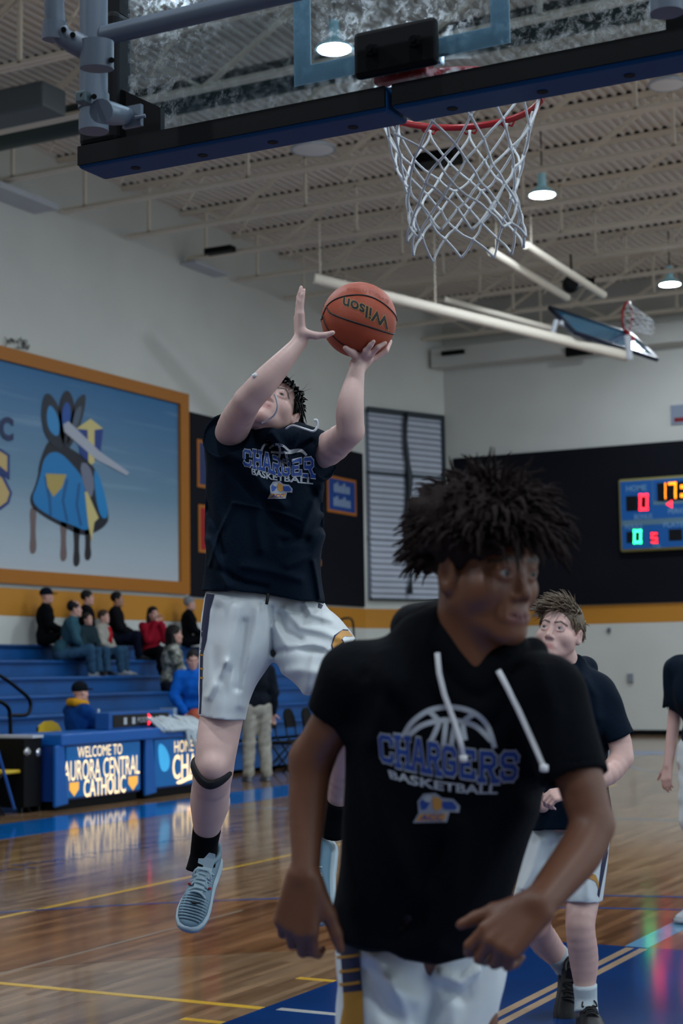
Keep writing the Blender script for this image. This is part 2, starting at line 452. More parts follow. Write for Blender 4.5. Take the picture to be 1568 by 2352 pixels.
M_lane = paint('blue_lane_paint', '003068'); M_band = paint('blue_band_paint', '0d64ae'); M_yel = paint('yellow_line_paint', 'd0a63c')
M_whl = paint('white_line_paint', 'a9a9a4'); M_bl = paint('blue_line_paint', '1d4d8c'); M_teal = paint('teal_line_paint', '5f8fae')

def wall_mat(name, c):
    m = mat(name, c, .75, var=.05, vscale=.6); nt = m.node_tree; b = nt.nodes['Principled BSDF']
    tc = nt.nodes.new('ShaderNodeTexCoord'); sp = nt.nodes.new('ShaderNodeSeparateXYZ'); ad = nt.nodes.new('ShaderNodeMath'); cb = nt.nodes.new('ShaderNodeCombineXYZ')
    nt.links.new(tc.outputs['Object'], sp.inputs[0]); nt.links.new(sp.outputs[0], ad.inputs[0]); nt.links.new(sp.outputs[1], ad.inputs[1])
    nt.links.new(ad.outputs[0], cb.inputs[0]); nt.links.new(sp.outputs[2], cb.inputs[1])
    br = nt.nodes.new('ShaderNodeTexBrick'); br.inputs['Scale'].default_value = 1; br.inputs['Brick Width'].default_value = .4; br.inputs['Row Height'].default_value = .2; br.inputs['Mortar Size'].default_value = .006
    nt.links.new(cb.outputs[0], br.inputs['Vector'])
    bp = nt.nodes.new('ShaderNodeBump'); bp.invert = True; bp.inputs['Strength'].default_value = .25; bp.inputs['Distance'].default_value = .004
    nt.links.new(br.outputs['Fac'], bp.inputs['Height']); nt.links.new(bp.outputs['Normal'], b.inputs['Normal'])
    return m
M_wall = wall_mat('painted_block_wall', 'c9cac3')
M_gold = mat('gold_wall_paint', 'bd7f22', .6)
M_pad = mat('navy_wall_pad', '060914', .7, spec=.2)
M_steel = mat('cream_roof_steel', 'e6dcca', .55)
M_deck = mat('cream_roof_deck', 'ddd6cc', .65)
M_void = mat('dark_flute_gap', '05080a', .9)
M_black = mat('black_plastic', '06070a', .55, spec=.15)
M_blackm = mat('black_metal', '0b0d10', .35, metal=.6)
M_chrome = mat('chrome', 'b8bcc0', .2, metal=1.)
M_whitep = mat('white_paint_metal', 'b9bdc4', .4, var=.04)

# floor ---------------------------------------------------------------
floor = tag(MB().mm((XL-.3, YN, -.25), (XR, YE+.3, 0)).obj('floor', M_floor, loc=(0, 0, 0)), 'glossy maple hardwood gym floor with painted court lines', kind='structure')
def flat(name, poly, m, z, label=None):
    b = MB(); n = len(poly); top = [(x, y, z) for x, y in poly]; bot = [(x, y, 0) for x, y in poly]
    b.add(top+bot, [tuple(range(n))]+[(i, n+i, n+(i+1) % n, (i+1) % n) for i in range(n)])
    o = b.obj(name, m, floor); 
    if o.data.polygons[0].normal.z < 0: o.data.flip_normals()
    if label: o['label'] = label
    return o
def rect(x0, x1, y0, y1): return [(x0, y0), (x1, y0), (x1, y1), (x0, y1)]
def arc(name, r0, r1, m, z, a0=-12, a1=192, cx=XC, cy=4.03, label=None, n=72):
    A = np.radians(np.linspace(a0, a1, n)); b = MB()
    vs = [(cx+r*math.cos(a), cy+r*math.sin(a), z) for a in A for r in (r0, r1)]
    b.add(vs, [(2*i, 2*i+1, 2*i+3, 2*i+2) for i in range(n-1)]); o = b.obj(name, m, floor)
    if label: o['label'] = label
    return o
arc('stained_zone', 4.55, 6.57, M_stain, .0006, label='darker stained wood inside the arc')
flat('lane_paint', rect(XC-2.04, XC+2.04, YB-1.22, 8.54), M_lane, .0012, 'blue painted lane')
flat('sideline_band', rect(-10.72, -9.75, YB-1.3, 27.9), M_band, .0012, 'bright blue sideline band')
flat('baseline_band', rect(-9.75, 6.4, YB-2.2, YB-1.27), M_band, .0012)
flat('far_baseline_band', rect(-9.75, 6.4, 27.0, 27.9), M_band, .0012)
flat('halfcourt_line', rect(-9.75, 6.4, 15.55, 15.6), M_teal, .0014)
arc('three_point_line', 6.55, 6.6, M_bl, .0014); arc('three_point_line', 5.99, 6.04, M_bl, .0014, 25, 118)
arc('far_three_point_line', 6.55, 6.6, M_teal, .0014, 168, 372, cy=26.6)
flat('side_court_line', rect(-6.66, -6.61, 2.5, 20), M_yel, .0013); flat('volleyball_line', rect(-9.7, XC-2.045, 6.355, 6.405), M_yel, .0015)
flat('volleyball_line', rect(XC-1.97, XC-1.65, 6.37, 6.42), M_whl, .0018)
flat('volleyball_line', rect(-5.41, -5.39, 5.4, 8.9), paint('faint_grey_line', '8a8174'), .0013)
for y in (4.2, 5.02, 6.03, 7.045): flat('lane_mark', rect(XC-2.25, XC-2.045, y, y+.045), M_yel, .0015)
M_tan = paint('bare_wood_line', 'a98f74')
for x in (-2.79, -2.715): flat('inner_lane_line', rect(x, x+.045, YB-1.2, 8.5), M_tan, .0018)
flat('court_line', rect(-2.81, -2.68, 8.545, 14.5), M_teal, .0013)
# worn script lettering near the sideline: only loose strokes can be made out
for i, t in enumerate(np.linspace(0, 1, 15)):
    x0 = -8.28+.1*math.sin(i*2.1); y0 = 9.8+3.6*t
    P = spline([(x0, y0, 0), (x0+.09, y0+.07, 0), (x0+.02, y0+.15+.02*(i % 3), 0), (x0+.14, y0+.17, 0)], 4)
    b = MB(); A = [p+V((.016, -.016, .0016)) for p in P]; B = [p+V((-.016, .016, .0016)) for p in P]
    b.add(A+B, [(j, j+1, len(A)+j+1, len(A)+j) for j in range(len(A)-1)]); b.obj('worn_lettering', M_bl, floor)

# walls ---------------------------------------------------------------
A2, B2 = V((XL, 32.2)), V((-15.32, YE))
def wallslab(name, p, q, z0, z1, m, label, th=.25):
    p = V(p); q = V(q); t = nrm(q-p); n = V((t[1], -t[0])); n = -n if n@(V((-2, 15))-p) > 0 else n
    b = MB(); vs = [(*(p), z0), (*(q), z0), (*(q+n*th), z0), (*(p+n*th), z0)]; vs += [(x, y, z1) for x, y, _ in vs]
    b.add(vs, [(0, 3, 2, 1), (4, 5, 6, 7), (0, 1, 5, 4), (1, 2, 6, 5), (2, 3, 7, 6), (3, 0, 4, 7)]); return tag(b.obj(name, m, loc=(0, 0, 0)), label, kind='structure')
wall_left = wallslab('wall_left', (XL, YN), A2, 0, ZD+.06, M_wall, 'pale painted block wall behind the bleachers')
wall_corner = wallslab('wall_corner', A2, B2, 0, ZD+.06, M_wall, 'narrow angled pale wall across the room corner')
wall_far = wallslab('wall_far', B2, (XR, YE), 0, ZD+.06, M_wall, 'pale far end wall carrying the scoreboard')
unseen_wall_near = wallslab('unseen_wall_near', (XL, YN), (XR, YN), 0, ZD+.06, mat('dim_unseen_wall', '5c6168', .8), 'unseen dim wall behind the near basket')  # unseen wall, put in dark to cut fill from behind the camera
dt = nrm(B2-A2); dn = V((dt[1], -dt[0]))
def stripe(p, q, z0, z1, parent, m=M_gold, th=.004, name='painted_stripe'):
    p = V(p); q = V(q); t = nrm(q-p); n = V((t[1], -t[0])); n = n if n@(V((-2, 15))-p) > 0 else -n
    b = MB(); c = (p+q)/2+n*th/2; b.box((*c, (z0+z1)/2), (np.linalg.norm(q-p), th, z1-z0), (V((*t, 0)), V((*n, 0)), V((0, 0, 1)))); return b.obj(name, m, parent)
stripe((XL, YN), A2, 2.40, 2.83, wall_left); stripe(A2, B2, 2.40, 2.83, wall_corner); stripe(B2, (XR, YE), 2.42, 2.83, wall_far)
tag(stripe((-15.3, YE), (XR, YE), 0, .11, None, M_black, .02, 'baseboard_far'), 'black rubber base along the far wall', kind='structure')
tag(MB().mm((-15.4, YE-.5, 8.42), (XR, YE, 8.85)).obj('trim_1', M_wall), 'pale boxed beam along the top of the far wall', kind='structure')
# dark pads
def pad(p, q, z0, z1, label, th=.06):
    o = stripe(p, q, z0, z1, None, M_pad, th, 'wall_pad'); m = o.modifiers.new('bevel', 'BEVEL'); m.width = .015; m.segments = 2
    return tag(o, label, 'wall pad')
pad((XL, 25.08), (XL, 32.1), 2.86, 6.27, 'dark navy wall panel hung with small banners')
pad((-15.1, YE), (2.5, YE), 2.84, 6.33, 'long dark navy panel behind the scoreboard')

# louvred window on the corner wall -------------------------------------
win = tag(E('window_1', (*(A2+B2)/2, 3.04)), 'tall grey louvred panel in the angled corner wall', kind='structure')
M_slat = mat('grey_louvre', 'b4bac6', .5, var=.06); M_frame = mat('dark_window_frame', '1c2a30', .5)
ux = V((*dt, 0)); un = V((*dn, 0)); wid = 2.32; wc = V((*(A2+dt*1.24), 0)); zb, zt = 3.04, 7.28
N = 32
sb = MB().box((0, 0, 0), (wid-.1, .03, (zt-zb)/N*.86), (ux, un, nrm(V((0, 0, 1))-un*.3)))
s0 = None
for i in range(N):
    z = zb+(i+.5)*(zt-zb)/N; p = wc+un*.06+V((0, 0, z))
    if s0 is None: s0 = mobj('slat', np.array(sb.v)+p, sb.f, M_slat, win, loc=p)
    else: c = copy_obj(s0, win); c.location = p-wloc(win)
MB().box(wc+un*.025+V((0, 0, (zb+zt)/2)), (wid, .02, zt-zb), (ux, un, V((0, 0, 1)))).obj('backing', mat('grey_louvre_back', '6a7280', .6), win)
for z, h in ((zt, .12), (zb, .05), (5.05+.82, .05), (4.42, .08)): MB().box(wc+un*.1+V((0, 0, z)), (wid, .05, h), (ux, un, V((0, 0, 1)))).obj('rail', M_frame if z != 4.42 else M_slat, win)
MB().box(wc+un*.1+ux*(wid/2-.04)+V((0, 0, (zt+5.5)/2)), (.09, .05, zt-5.5), (ux, un, V((0, 0, 1)))).obj('rail', M_frame, win)
b = MB(); P = [wc+un*.17-ux*(.06+.05*math.sin(i*.9))+V((0, 0, zt-i*(zt-zb-.15)/14)) for i in range(15)]; b.tube(P, [.045, .05, .045, .06, .05, .09, .07, .05, .045, .05, .08, .05, .03, .03, .07], 8)
tag(b.obj('rolled_cable', M_frame, smooth=True), 'dark cord bundle hanging down the middle of the louvred panel', 'cable')

# ceiling ----------------------------------------------------------------
b = MB(); pit = .152; vs = []; nx = int((XR-XL)/pit)
for i in range(nx):
    x = XL+i*pit
    for dx, dz in ((0, 0), (.055, 0), (.068, .04), (.139, .04)): vs.append((x+dx, dz))
vs.append((XL+nx*pit, 0)); n = len(vs)
b.add([(x, YN, ZD+.012+z) for x, z in vs]+[(x, YE, ZD+.012+z) for x, z in vs], [(i, n+i, n+i+1, i+1) for i in range(n-1)])
ceiling = tag(b.obj('ceiling', M_deck, loc=(0, 0, ZD)), 'cream ribbed steel roof deck', kind='structure')
JY = [21.2+1.84*k for k in range(-6, 8)]
JY[-1] = 33.9
def angle_pair(b, a, c, up=1):
    for s in (-1, 1):
        b.bar(a+V((0, s*.048, 0)), c+V((0, s*.048, 0)), .068, .010); b.bar(a+V((0, s*.02, up*.035)), c+V((0, s*.02, up*.035)), .010, .07)
webp = {}
def web(kind, p, parent):
    if kind not in webp:
        m = MB()
        if kind == 'diagonal_web':
            for s in (-1, 1): m.bar((0, s*.03, 0), (1.5, s*.03, .86), .012, .05); m.bar((0, s*.02, .02), (1.5, s*.02, .88), .04, .012)
        elif kind == 'thin_web': m.bar((0, 0, 0), (-1.5, 0, .86), .034, .034)
        elif kind == 'vertical_web': m.bar((0, 0, 0), (0, 0, .86), .05, .05)
        else: m.bar((0, 0, 0), (.5, 0, .6), .03, .03)
        webp[kind] = mobj(kind, np.array(m.v)+p, m.f, M_steel, parent, loc=p); return
    c = copy_obj(webp[kind], parent); c.location = V(p)-wloc(parent)
fl0 = None
for y in JY:
    b = MB(); angle_pair(b, V((XL+.12, y, ZJ)), V((XR, y, ZJ))); angle_pair(b, V((XL, y, ZD)), V((XR, y, ZD)), -1)
    j = b.obj('roof_joist', M_steel, ceiling, loc=(XL, y, ZJ))
    far = MB()
    for k in range(9):
        x = XL+2.1+3.1*k
        if x < -1.5:
            web('diagonal_web', V((x, y, ZJ+.03)), j); web('thin_web', V((x, y, ZJ+.03)), j); web('vertical_web', V((x+1.55, y, ZJ+.03)), j); web('short_web', V((x-.85, y, ZJ+.34)), j)
        else: far.bar((x, y, ZJ), (x+1.5, y, ZD), .05, .05); far.bar((x, y, ZJ), (x-1.5, y, ZD), .034, .034)
    web('vertical_web', V((XL+.55, y, ZJ+.03)), j)
    if far.v: far.obj('web_run', M_steel, j)['kind'] = 'stuff'
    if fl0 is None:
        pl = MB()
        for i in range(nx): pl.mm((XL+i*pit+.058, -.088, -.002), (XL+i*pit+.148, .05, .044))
        fl0 = mobj('flute_gap_shade', np.array(pl.v)+V((0, y, ZD+.006)), pl.f, M_void, j, loc=(0, y, ZD+.006)); fl0['kind'] = 'stuff'  # near-black plugs stand in for the shade inside the open deck flutes
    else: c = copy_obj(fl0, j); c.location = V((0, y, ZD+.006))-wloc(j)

# lamps -------------------------------------------------------------------
M_dome = mat('lamp_reflector_off', 'a9b4bc', .35, metal=.3); M_domel = mat('lamp_reflector_glowing', 'a9c4cc', .35, emit='5fb8cc', es=.12); M_lit = mat('lamp_lens_lit', 'ffffff', .4, emit='e6f3ff', es=LAMP_W); M_unlit = mat('lamp_lens_off', 'e6eaea', .5)
def lamp(x, y, lit, r=.21, label=None, z=8.9):
    e = E('ceiling_lamp', (x, y, z), label or 'round high bay lamp glowing between the roof joists', 'lamp', 'ceiling lamps over the court')
    MB().lathe((x, y, z), [(r+.012, .0), (r+.014, .02), (r*.62, .10), (.07, .14), (.06, .36), (.0, .37)]).obj('reflector', M_domel if lit else M_dome, e, auto=40)
    MB().lathe((x, y, z), [(0, -.012), (r*.7, -.010), (r, .004), (r, .012), (0, .013)]).obj('lens', M_lit if lit else M_unlit, e, auto=40)
    MB().cyl((x, y, z+.36), (x, y, ZD), .012, n=6).obj('stem', M_blackm, e)
LL = {16.8: 'glowing round lamp seen through the glass backboard', 23.8: 'glowing round lamp hanging just past the net of the near basket', 30.8: 'glowing round lamp above the folded side basket'}
for x in (-8.8, -1.8, 5.2):
    for y in (-2.6, 2.8, 9.8, 16.8, 23.8, 30.8): lamp(x, y, True, label=LL.get(y, 'unseen glowing round lamp over the near end of the bleacher sideline') if x < -5 else 'unseen glowing round lamp over the middle or the side of the court away from the bleachers')  # the row behind the camera is added to light the shooter's front
lamp(-10.84, 20.0, False, .32, 'large unlit pale disc lamp just beyond the glass backboard'); lamp(-5.66, 20.0, False, .24, 'unlit pale disc lamp to the side of the net')
# ================================================================== NEAR BASKET
hoop = E('basketball_hoop', (XC, YB, 2.88), 'glass backboard with navy padding, red rim and white net', 'basketball hoop')
def glass_mat(name='backboard_glass'):
    m = bpy.data.materials.new(name); m.use_nodes = True; nt = m.node_tree; nt.nodes.clear(); L = nt.links.new; N = nt.nodes.new
    out = N('ShaderNodeOutputMaterial'); tr = N('ShaderNodeBsdfTransparent'); tr.inputs[0].default_value = (.66, .84, .95, 1)
    gl = N('ShaderNodeBsdfGlossy'); gl.inputs['Roughness'].default_value = .03; gl.inputs[0].default_value = (.9, .95, 1, 1)
    fr = N('ShaderNodeFresnel'); fr.inputs[0].default_value = 1.45; m1 = N('ShaderNodeMixShader'); L(fr.outputs[0], m1.inputs[0]); L(tr.outputs[0], m1.inputs[1]); L(gl.outputs[0], m1.inputs[2])
    tc = N('ShaderNodeTexCoord'); n1 = N('ShaderNodeTexNoise'); n1.inputs['Scale'].default_value = 30; n1.inputs['Detail'].default_value = 8; n1.inputs['Roughness'].default_value = .78; n1.inputs['Distortion'].default_value = .35
    L(tc.outputs['Object'], n1.inputs['Vector']); n2 = N('ShaderNodeTexNoise'); n2.inputs['Scale'].default_value = 2.6; n2.inputs['Detail'].default_value = 2; L(tc.outputs['Object'], n2.inputs['Vector'])
    r1 = N('ShaderNodeMapRange'); r1.inputs[1].default_value = .46; r1.inputs[2].default_value = .66; r1.inputs[3].default_value = 0; r1.inputs[4].default_value = 1; L(n1.outputs['Fac'], r1.inputs[0])
    r2 = N('ShaderNodeMapRange'); r2.inputs[1].default_value = .4; r2.inputs[2].default_value = .62; r2.inputs[3].default_value = .15; r2.inputs[4].default_value = 1; L(n2.outputs['Fac'], r2.inputs[0])
    mu = N('ShaderNodeMath'); mu.operation = 'MULTIPLY'; L(r1.outputs[0], mu.inputs[0]); L(r2.outputs[0], mu.inputs[1])
    mu2 = N('ShaderNodeMath'); mu2.operation = 'MULTIPLY'; mu2.inputs[1].default_value = 1.0; L(mu.outputs[0], mu2.inputs[0])
    ts = N('ShaderNodeBsdfTranslucent'); ts.inputs[0].default_value = (.75, .9, 1, 1); rf = N('ShaderNodeBsdfRefraction'); rf.inputs['IOR'].default_value = 1.25; rf.inputs['Roughness'].default_value = .38; rf.inputs[0].default_value = (.8, .93, 1, 1)
    m3 = N('ShaderNodeMixShader'); m3.inputs[0].default_value = .72; L(ts.outputs[0], m3.inputs[1]); L(rf.outputs[0], m3.inputs[2])
    m2 = N('ShaderNodeMixShader'); L(mu2.outputs[0], m2.inputs[0]); L(m1.outputs[0], m2.inputs[1]); L(m3.outputs[0], m2.inputs[2]); L(m2.outputs[0], out.inputs[0])
    return m
M_glass = glass_mat()
M_navyp = mat('navy_vinyl_padding', '03406c', .5, var=.06, spec=.15); M_tgt = mat('white_target_tape', 'c2d4da', .7)
M_red = mat('red_rim_steel', 'a8121a', .35); M_netw = mat('white_net_cord', 'd2d6d8', .75, sheen=.2); M_pipe = mat('white_pipe', '566270', .45, var=.06)
z0g, z1g = 2.93, 4.0
b = MB(); b.add([(XC-.86, YB, z0g), (XC+.86, YB, z0g), (XC+.86, YB, z1g), (XC-.86, YB, z1g)], [(0, 1, 2, 3)]); b.obj('glass_pane', M_glass, hoop)
zr = 3.0157
for x0, x1, za, zb2 in ((-.305, -.254, zr, zr+.45), (.254, .305, zr, zr+.45), (-.254, .254, zr, zr+.051), (-.254, .254, zr+.40, zr+.45)):
    MB().mm((XC+x0, YB+.001, za), (XC+x1, YB+.003, zb2)).obj('target_stripe', M_tgt, hoop)
for s in (-1, 1):
    xs = sorted((XC+s*.006, XC+s*.965)); p = MB().mm((xs[0], YB-.06, 2.882), (xs[1], YB+.07, 2.948)).obj('bottom_padding', M_navyp, hoop, bevel=.012, seg=3)
    MB().mm((xs[0]+.004, YB-.0635, 2.89), (xs[1]-.004, YB-.055, 2.944)).obj('black_rear_face', M_black, hoop)  # thin black layer over the rear face of the padding
    for k in (.14, .38, .6, .82): MB().lathe((XC+s*k, YB+.015, 2.8825), [(.0, -.002), (.014, -.002), (.014, .002), (.011, .006), (0, .006)], n=14).obj('fastener_hole', M_void, p)
    xs = sorted((XC+s*.835, XC+s*.965)); MB().mm((xs[0], YB-.06, 2.94), (xs[1], YB+.03, 3.32)).obj('side_padding', M_black, hoop, bevel=.02, seg=3)
    xs = sorted((XC+s*.845, XC+s*.93)); MB().mm((xs[0], YB-.025, 3.32), (xs[1], YB+.025, z1g+.05)).obj('steel_frame', M_black, hoop)
    o = XC+s*.835
    MB().prism([(0, 0), (-s*.13, 0), (-s*.13, .075), (0, .15)], (o, YB-.012, 2.945), (1, 0, 0), (0, 0, 1), .02).obj('corner_gusset', M_black, hoop)
MB().mm((XC-.86, YB-.018, 2.943), (XC+.86, YB+.018, 2.955)).obj('pane_channel', M_chrome, hoop)
# rim and its mount
rz, rr = 3.042, .229; rc = V((XC, YB+.38, rz))
pl = MB().box((XC+.03, YB-.075, 3.027), (.228, .03, .12)).obj('mount_plate', M_black, hoop, bevel=.012, seg=3)
for dx in (-.06, .06): MB().lathe((XC+.03+dx, YB-.092, 3.03), [(0, .0), (.019, .0), (.016, .008), (.010, .009), (.009, .016), (0, .016)], (0, -1, 0), 8).obj('bolt', M_blackm, pl)
b = MB(); b.tube([rc+V((rr*math.cos(a), rr*math.sin(a), 0)) for a in np.linspace(0, 2*math.pi, 64, endpoint=False)], .0095, 10, closed=True); rim = b.obj('rim', M_red, hoop, smooth=True)
b = MB(); b.box((XC, YB+.03, rz-.01), (.15, .05, .10)); b.box((XC, YB+.10, rz-.02), (.12, .12, .02)); b.obj('rim_bracket', M_red, hoop, bevel=.004)
MB().box((XC+.075, YB+.055, rz+.0), (.05, .03, .05)).obj('release_housing', M_chrome, hoop, bevel=.006)
b = MB()
for i in range(12):
    a = 2*math.pi*(i+.5)/12; c = rc+V((rr*math.cos(a), rr*math.sin(a), -.013)); t = V((-math.sin(a), math.cos(a), 0))
    b = MB(); b.tube([c-t*.022+V((0, 0, .004)), c-t*.012-V((0, 0, .008)), c-V((0, 0, .002)), c+t*.012-V((0, 0, .008)), c+t*.022+V((0, 0, .004))], .0032, 6); b.obj('net_hook', M_red, rim, smooth=True)
# net: rows of knots, each knot joined to two in the row below
rows = [(0, .222), (-.105, .197), (-.16, .172), (-.21, .154), (-.258, .146), (-.303, .146), (-.348, .152), (-.398, .162)]
rs = np.random.RandomState(3); K = {}
for i, (dz, r) in enumerate(rows):
    for j in range(12):
        a = 2*math.pi*(j+.5+(i % 2)*.5)/12; jt = rs.randn(3)*(.006 if i else 0)
        K[i, j] = rc+V((r*math.cos(a), r*math.sin(a), dz-.012))+jt+V((.012, .0, 0))*(i/7)**2
b = MB()
for i in range(len(rows)-1):
    for j in range(12):
        for jj in ((j, (j+1) % 12) if i % 2 else (j, (j-1) % 12)):
            p, q = K[i, j], K[i+1, jj]; L = np.linalg.norm(q-p)
            out = nrm((p+q)/2-rc-V((0, 0, ((p+q)/2-rc)[2])))
            off = nrm(np.cross(q-p, out))*(.010 if i == 0 else rs.uniform(-.004, .004))*(1 if jj == j else -1)
            if i == 0:
                tx = nrm(np.cross((0, 0, 1), out))*(.018 if jj == j and False else 0); b.tube(spline([p+off*.2, p*.7+q*.3+off, q], 4), .0036, 6)
            else: b.tube(spline([p, (p+q)/2+off+out*.004, q], 3), [.0046, .0036, .0036, .0036, .0036, .0036, .0046], 6)
    if i: 
        for j in range(12): b.lathe(K[i, j]-V((0, 0, .007)), [(0, 0), (.006, .004), (.006, .01), (0, .014)], n=6)
b.obj('net', M_netw, hoop, smooth=True)
# support pipes behind the board (camera side)
yp = YB-.25
b = MB(); b.cyl((-2.495, yp, 2.905), (-2.495, yp, 4.3), .037, n=24); b.obj('upright_pipe', M_pipe, hoop, auto=40)
b = MB(); b.cyl((-2.495, yp, 2.9), (-2.495, yp, 2.945), .0395, n=24); b.cyl((-2.495, yp, 2.96), (-2.495, yp, 3.0), .041, n=24); b.obj('pipe_collar', M_pipe, hoop, auto=40)
b = MB(); b.cyl((-2.46, yp, 3.153), (-.98, yp, 3.153), .026, n=20); b.obj('cross_pipe', M_pipe, hoop, auto=40)
b = MB(); b.cyl((XC+.77, yp, 2.905), (XC+.77, yp, 4.3), .037, n=24); b.obj('upright_pipe', M_pipe, hoop, auto=40)
dp = 3.95
b = MB(); b.tube(spline([U(126, -260, dp), U(125, -60, dp), U(126, 40, dp), U(140, 80, dp), U(180, 105, dp), U(226, 125, dp)], 5), .024, 18); b.obj('brace_arm', M_pipe, hoop, auto=50)
b = MB()
for (x0, y0), (x1, y1), r in (((126, 50), (124, 92), .029), ((165, 95), (205, 116), .028), ((222, 95), (222, 158), .041)): b.cyl(U(x0, y0, dp), U(x1, y1, dp), r, n=18)
b.obj('clamp_sleeve', M_pipe, hoop, auto=40)
for x, y in ((146, 68), (167, 80), (213, 108), (256, 138), (190, 220), (216, 222)): MB().cyl(U(x, y, dp-.035), U(x, y, dp-.0), .007, n=8).obj('set_bolt', M_black, hoop)
b = MB(); b.tube([U(232, 255, dp), U(262, 262, dp+.1), U(300, 268, dp+.17)], [.03, .028, .02], 14); b.box(U(305, 268, dp+.15), (.055, .012, .055)); b.cyl(U(310, 270, dp+.13), U(334, 266, dp+.13), .005, n=8); b.obj('lower_bracket', M_pipe, hoop, auto=40)
b = MB(); b.box(U(192, 225, dp-.02), (.03, .03, .03)); b.obj('clamp_block', mat('grey_casting', '3f5057', .5), hoop, bevel=.005)

# ================================================================== FAR FOLDED BASKET
dF = 29.0
def hang(p): return V((p[0], p[1], ZJ+.01))
fb = E('side_basket', U(1100, 740, dF), 'folded up side basket on long cream pipes under the roof', 'basketball hoop')
b = MB(); b.cyl(U(720, 640, 27.6), U(1440, 818, dF), .095, n=14); b.obj('main_arm', M_steel, fb, auto=40)
b = MB(); b.cyl(U(1020, 688, 28.6), U(1265, 755, 29.2), .055, n=10); b.obj('parallel_arm', M_steel, fb, auto=40)
for p, q in (((1128, 578), (1302, 684)), ((1208, 563), (1386, 678))): MB().cyl(U(*p, 27.2), U(*q, 29.0), .07, n=10).obj('brace_pipe', M_steel, fb, auto=40)
b = MB(); [MB().cyl(U(*p, dF-.1), U(*q, dF-.1), r, n=10).obj('hinge_pipe', M_whitep, fb, auto=40) for p, q, r in (((1440, 770), (1447, 826), .06), ((1278, 735), (1268, 770), .05), ((1285, 740), (1358, 783), .05))]
for p in (U(735, 644, 27.65), U(1000, 709, 28.2), U(1140, 585, 27.3), U(1220, 570, 27.3)): MB().cyl(p, hang(p), .01, n=6).obj('hanger_rod', M_steel, fb)
bc = U(1385, 766, 29.4); bx = nrm(U(1492, 800, 29.9)-U(1278, 730, 28.9)); by = nrm(CF*.93+CU*.30+CR*.25); by = nrm(by-bx*(by@bx)); bn = np.cross(bx, by)
M_fglass = mat('far_glass', '2f6f8f', .08, spec=.8)
MB().box(bc, (1.83, 1.07, .02), (bx, by, bn)).obj('board_pane', M_fglass, fb)
b = MB()
for s in (-1, 1): b.box(bc+by*s*.53, (1.86, .07, .07), (bx, by, bn)); b.box(bc+bx*s*.92, (.07, 1.1, .07), (bx, by, bn))
b.obj('board_frame', mat('navy_frame', '0b1a30', .5), fb)
ro = bc+bx*.78+by*.2; rcx = U(1440, 728, 30.2); ra, rb = nrm(CU*.95+CR*.1+CF*.2), nrm(CF*.8+CR*.5)
b = MB(); b.tube([rcx+ra*.229*math.cos(a)*1.25+rb*.229*math.sin(a) for a in np.linspace(0, 2*math.pi, 28, endpoint=False)], .022, 8, closed=True); b.tube([rcx-ra*.27, U(1452, 782, 29.9)], .05, 8); b.obj('rim', M_red, fb, smooth=True)
b = MB(); nd = nrm(CR*.95-CU*.42)
for i in range(5):
    for j in range(10):
        def kp(i, j): a = 2*math.pi*(j+(i % 2)*.5)/10; r = .225-.02*i; return rcx+nd*.10*i+(ra*1.2*math.cos(a)+rb*math.sin(a))*r
        for dj in (0, 1 if i % 2 else -1): b.tube([kp(i, j), kp(i+1, j+dj)], .009, 5)
b.obj('net', M_netw, fb)
# black speaker
sp = E('loudspeaker', on(1312, 652, 1, 28.3), 'round black loudspeaker hanging under the far roof joists', 'speaker')
c = on(1312, 652, 1, 28.3); b = MB(); b.lathe(c, [(0, -.16), (.16, -.15), (.165, .05), (.12, .16), (0, .17)], -CF, 12); b.obj('cabinet', M_black, sp, auto=40)
b = MB(); b.tube([c+CU*.15, V((c[0], c[1], 9.1))], .02, 6); b.obj('hanger', M_blackm, sp); MB().tube([c+CU*.05, c+CR*.42+CU*.05], [.03, .07], 8).obj('side_horn', M_blackm, sp)
# dark speaker box over the rim, vents, boxes on walls
c = on(1015, 368, 2, 9.25); b = MB(); b.prism([(-.36, -.12), (.36, -.12), (.32, .16), (-.22, .16)], c, (1, 0, 0), (0, 0, 1), .4); tag(b.obj('loudspeaker', M_black), 'wedge shaped black loudspeaker between joists seen through the net', 'speaker')
def box_px(name, x0, y0, x1, y1, ax, v, th, m, label, cat, bev=.01):
    a, q = on(x0, y0, ax, v), on(x1, y1, ax, v); lo, hi = np.minimum(a, q), np.maximum(a, q)
    if ax == 0: hi[0] = v+th; lo[0] = v
    else: lo[1] = v-th; hi[1] = v
    return tag(MB().mm(lo, hi).obj(name, m, bevel=bev), label, cat)
b = MB(); a = on(475, 578, 1, 24.7); q = on(535, 572, 1, 24.7); b.box((a+q)/2, (q[0]-a[0], .2, .1)); tag(b.obj('air_vent', M_black), 'black slot vent between joists above the gold framed mural', 'vent')
b = MB(); a = on(1015, 814, 1, 33.95); q = on(1065, 806, 1, 33.95); b.box((a+q)/2, (q[0]-a[0], .12, .09)); tag(b.obj('air_vent', M_black), 'black slot vent in the roof corner over the louvred panel', 'vent')
b = MB(); a = on(1300, 806, 1, 33.95); q = on(1360, 806, 1, 33.95); b.box((a+q)/2, (q[0]-a[0], .12, .2)); tag(b.obj('air_vent', M_black), 'black vent behind the folded side basket', 'vent')
box_px('wall_box', 412, 603, 490, 638, 0, XL, .35, M_whitep, 'white metal box high on the side wall under a joist', 'box')
box_px('duct_box', -60, 440, 78, 478, 0, XL, .5, M_whitep, 'pale duct box high on the side wall by the backboard corner', 'duct')
c = on(35, 245, 1, 16.6); b = MB(); b.box(c, (1.3, .5, .35)); tag(b.obj('unit_heater', mat('grey_heater', '50585c', .5), bevel=.03), 'grey unit heater tucked between near roof joists', 'heater')
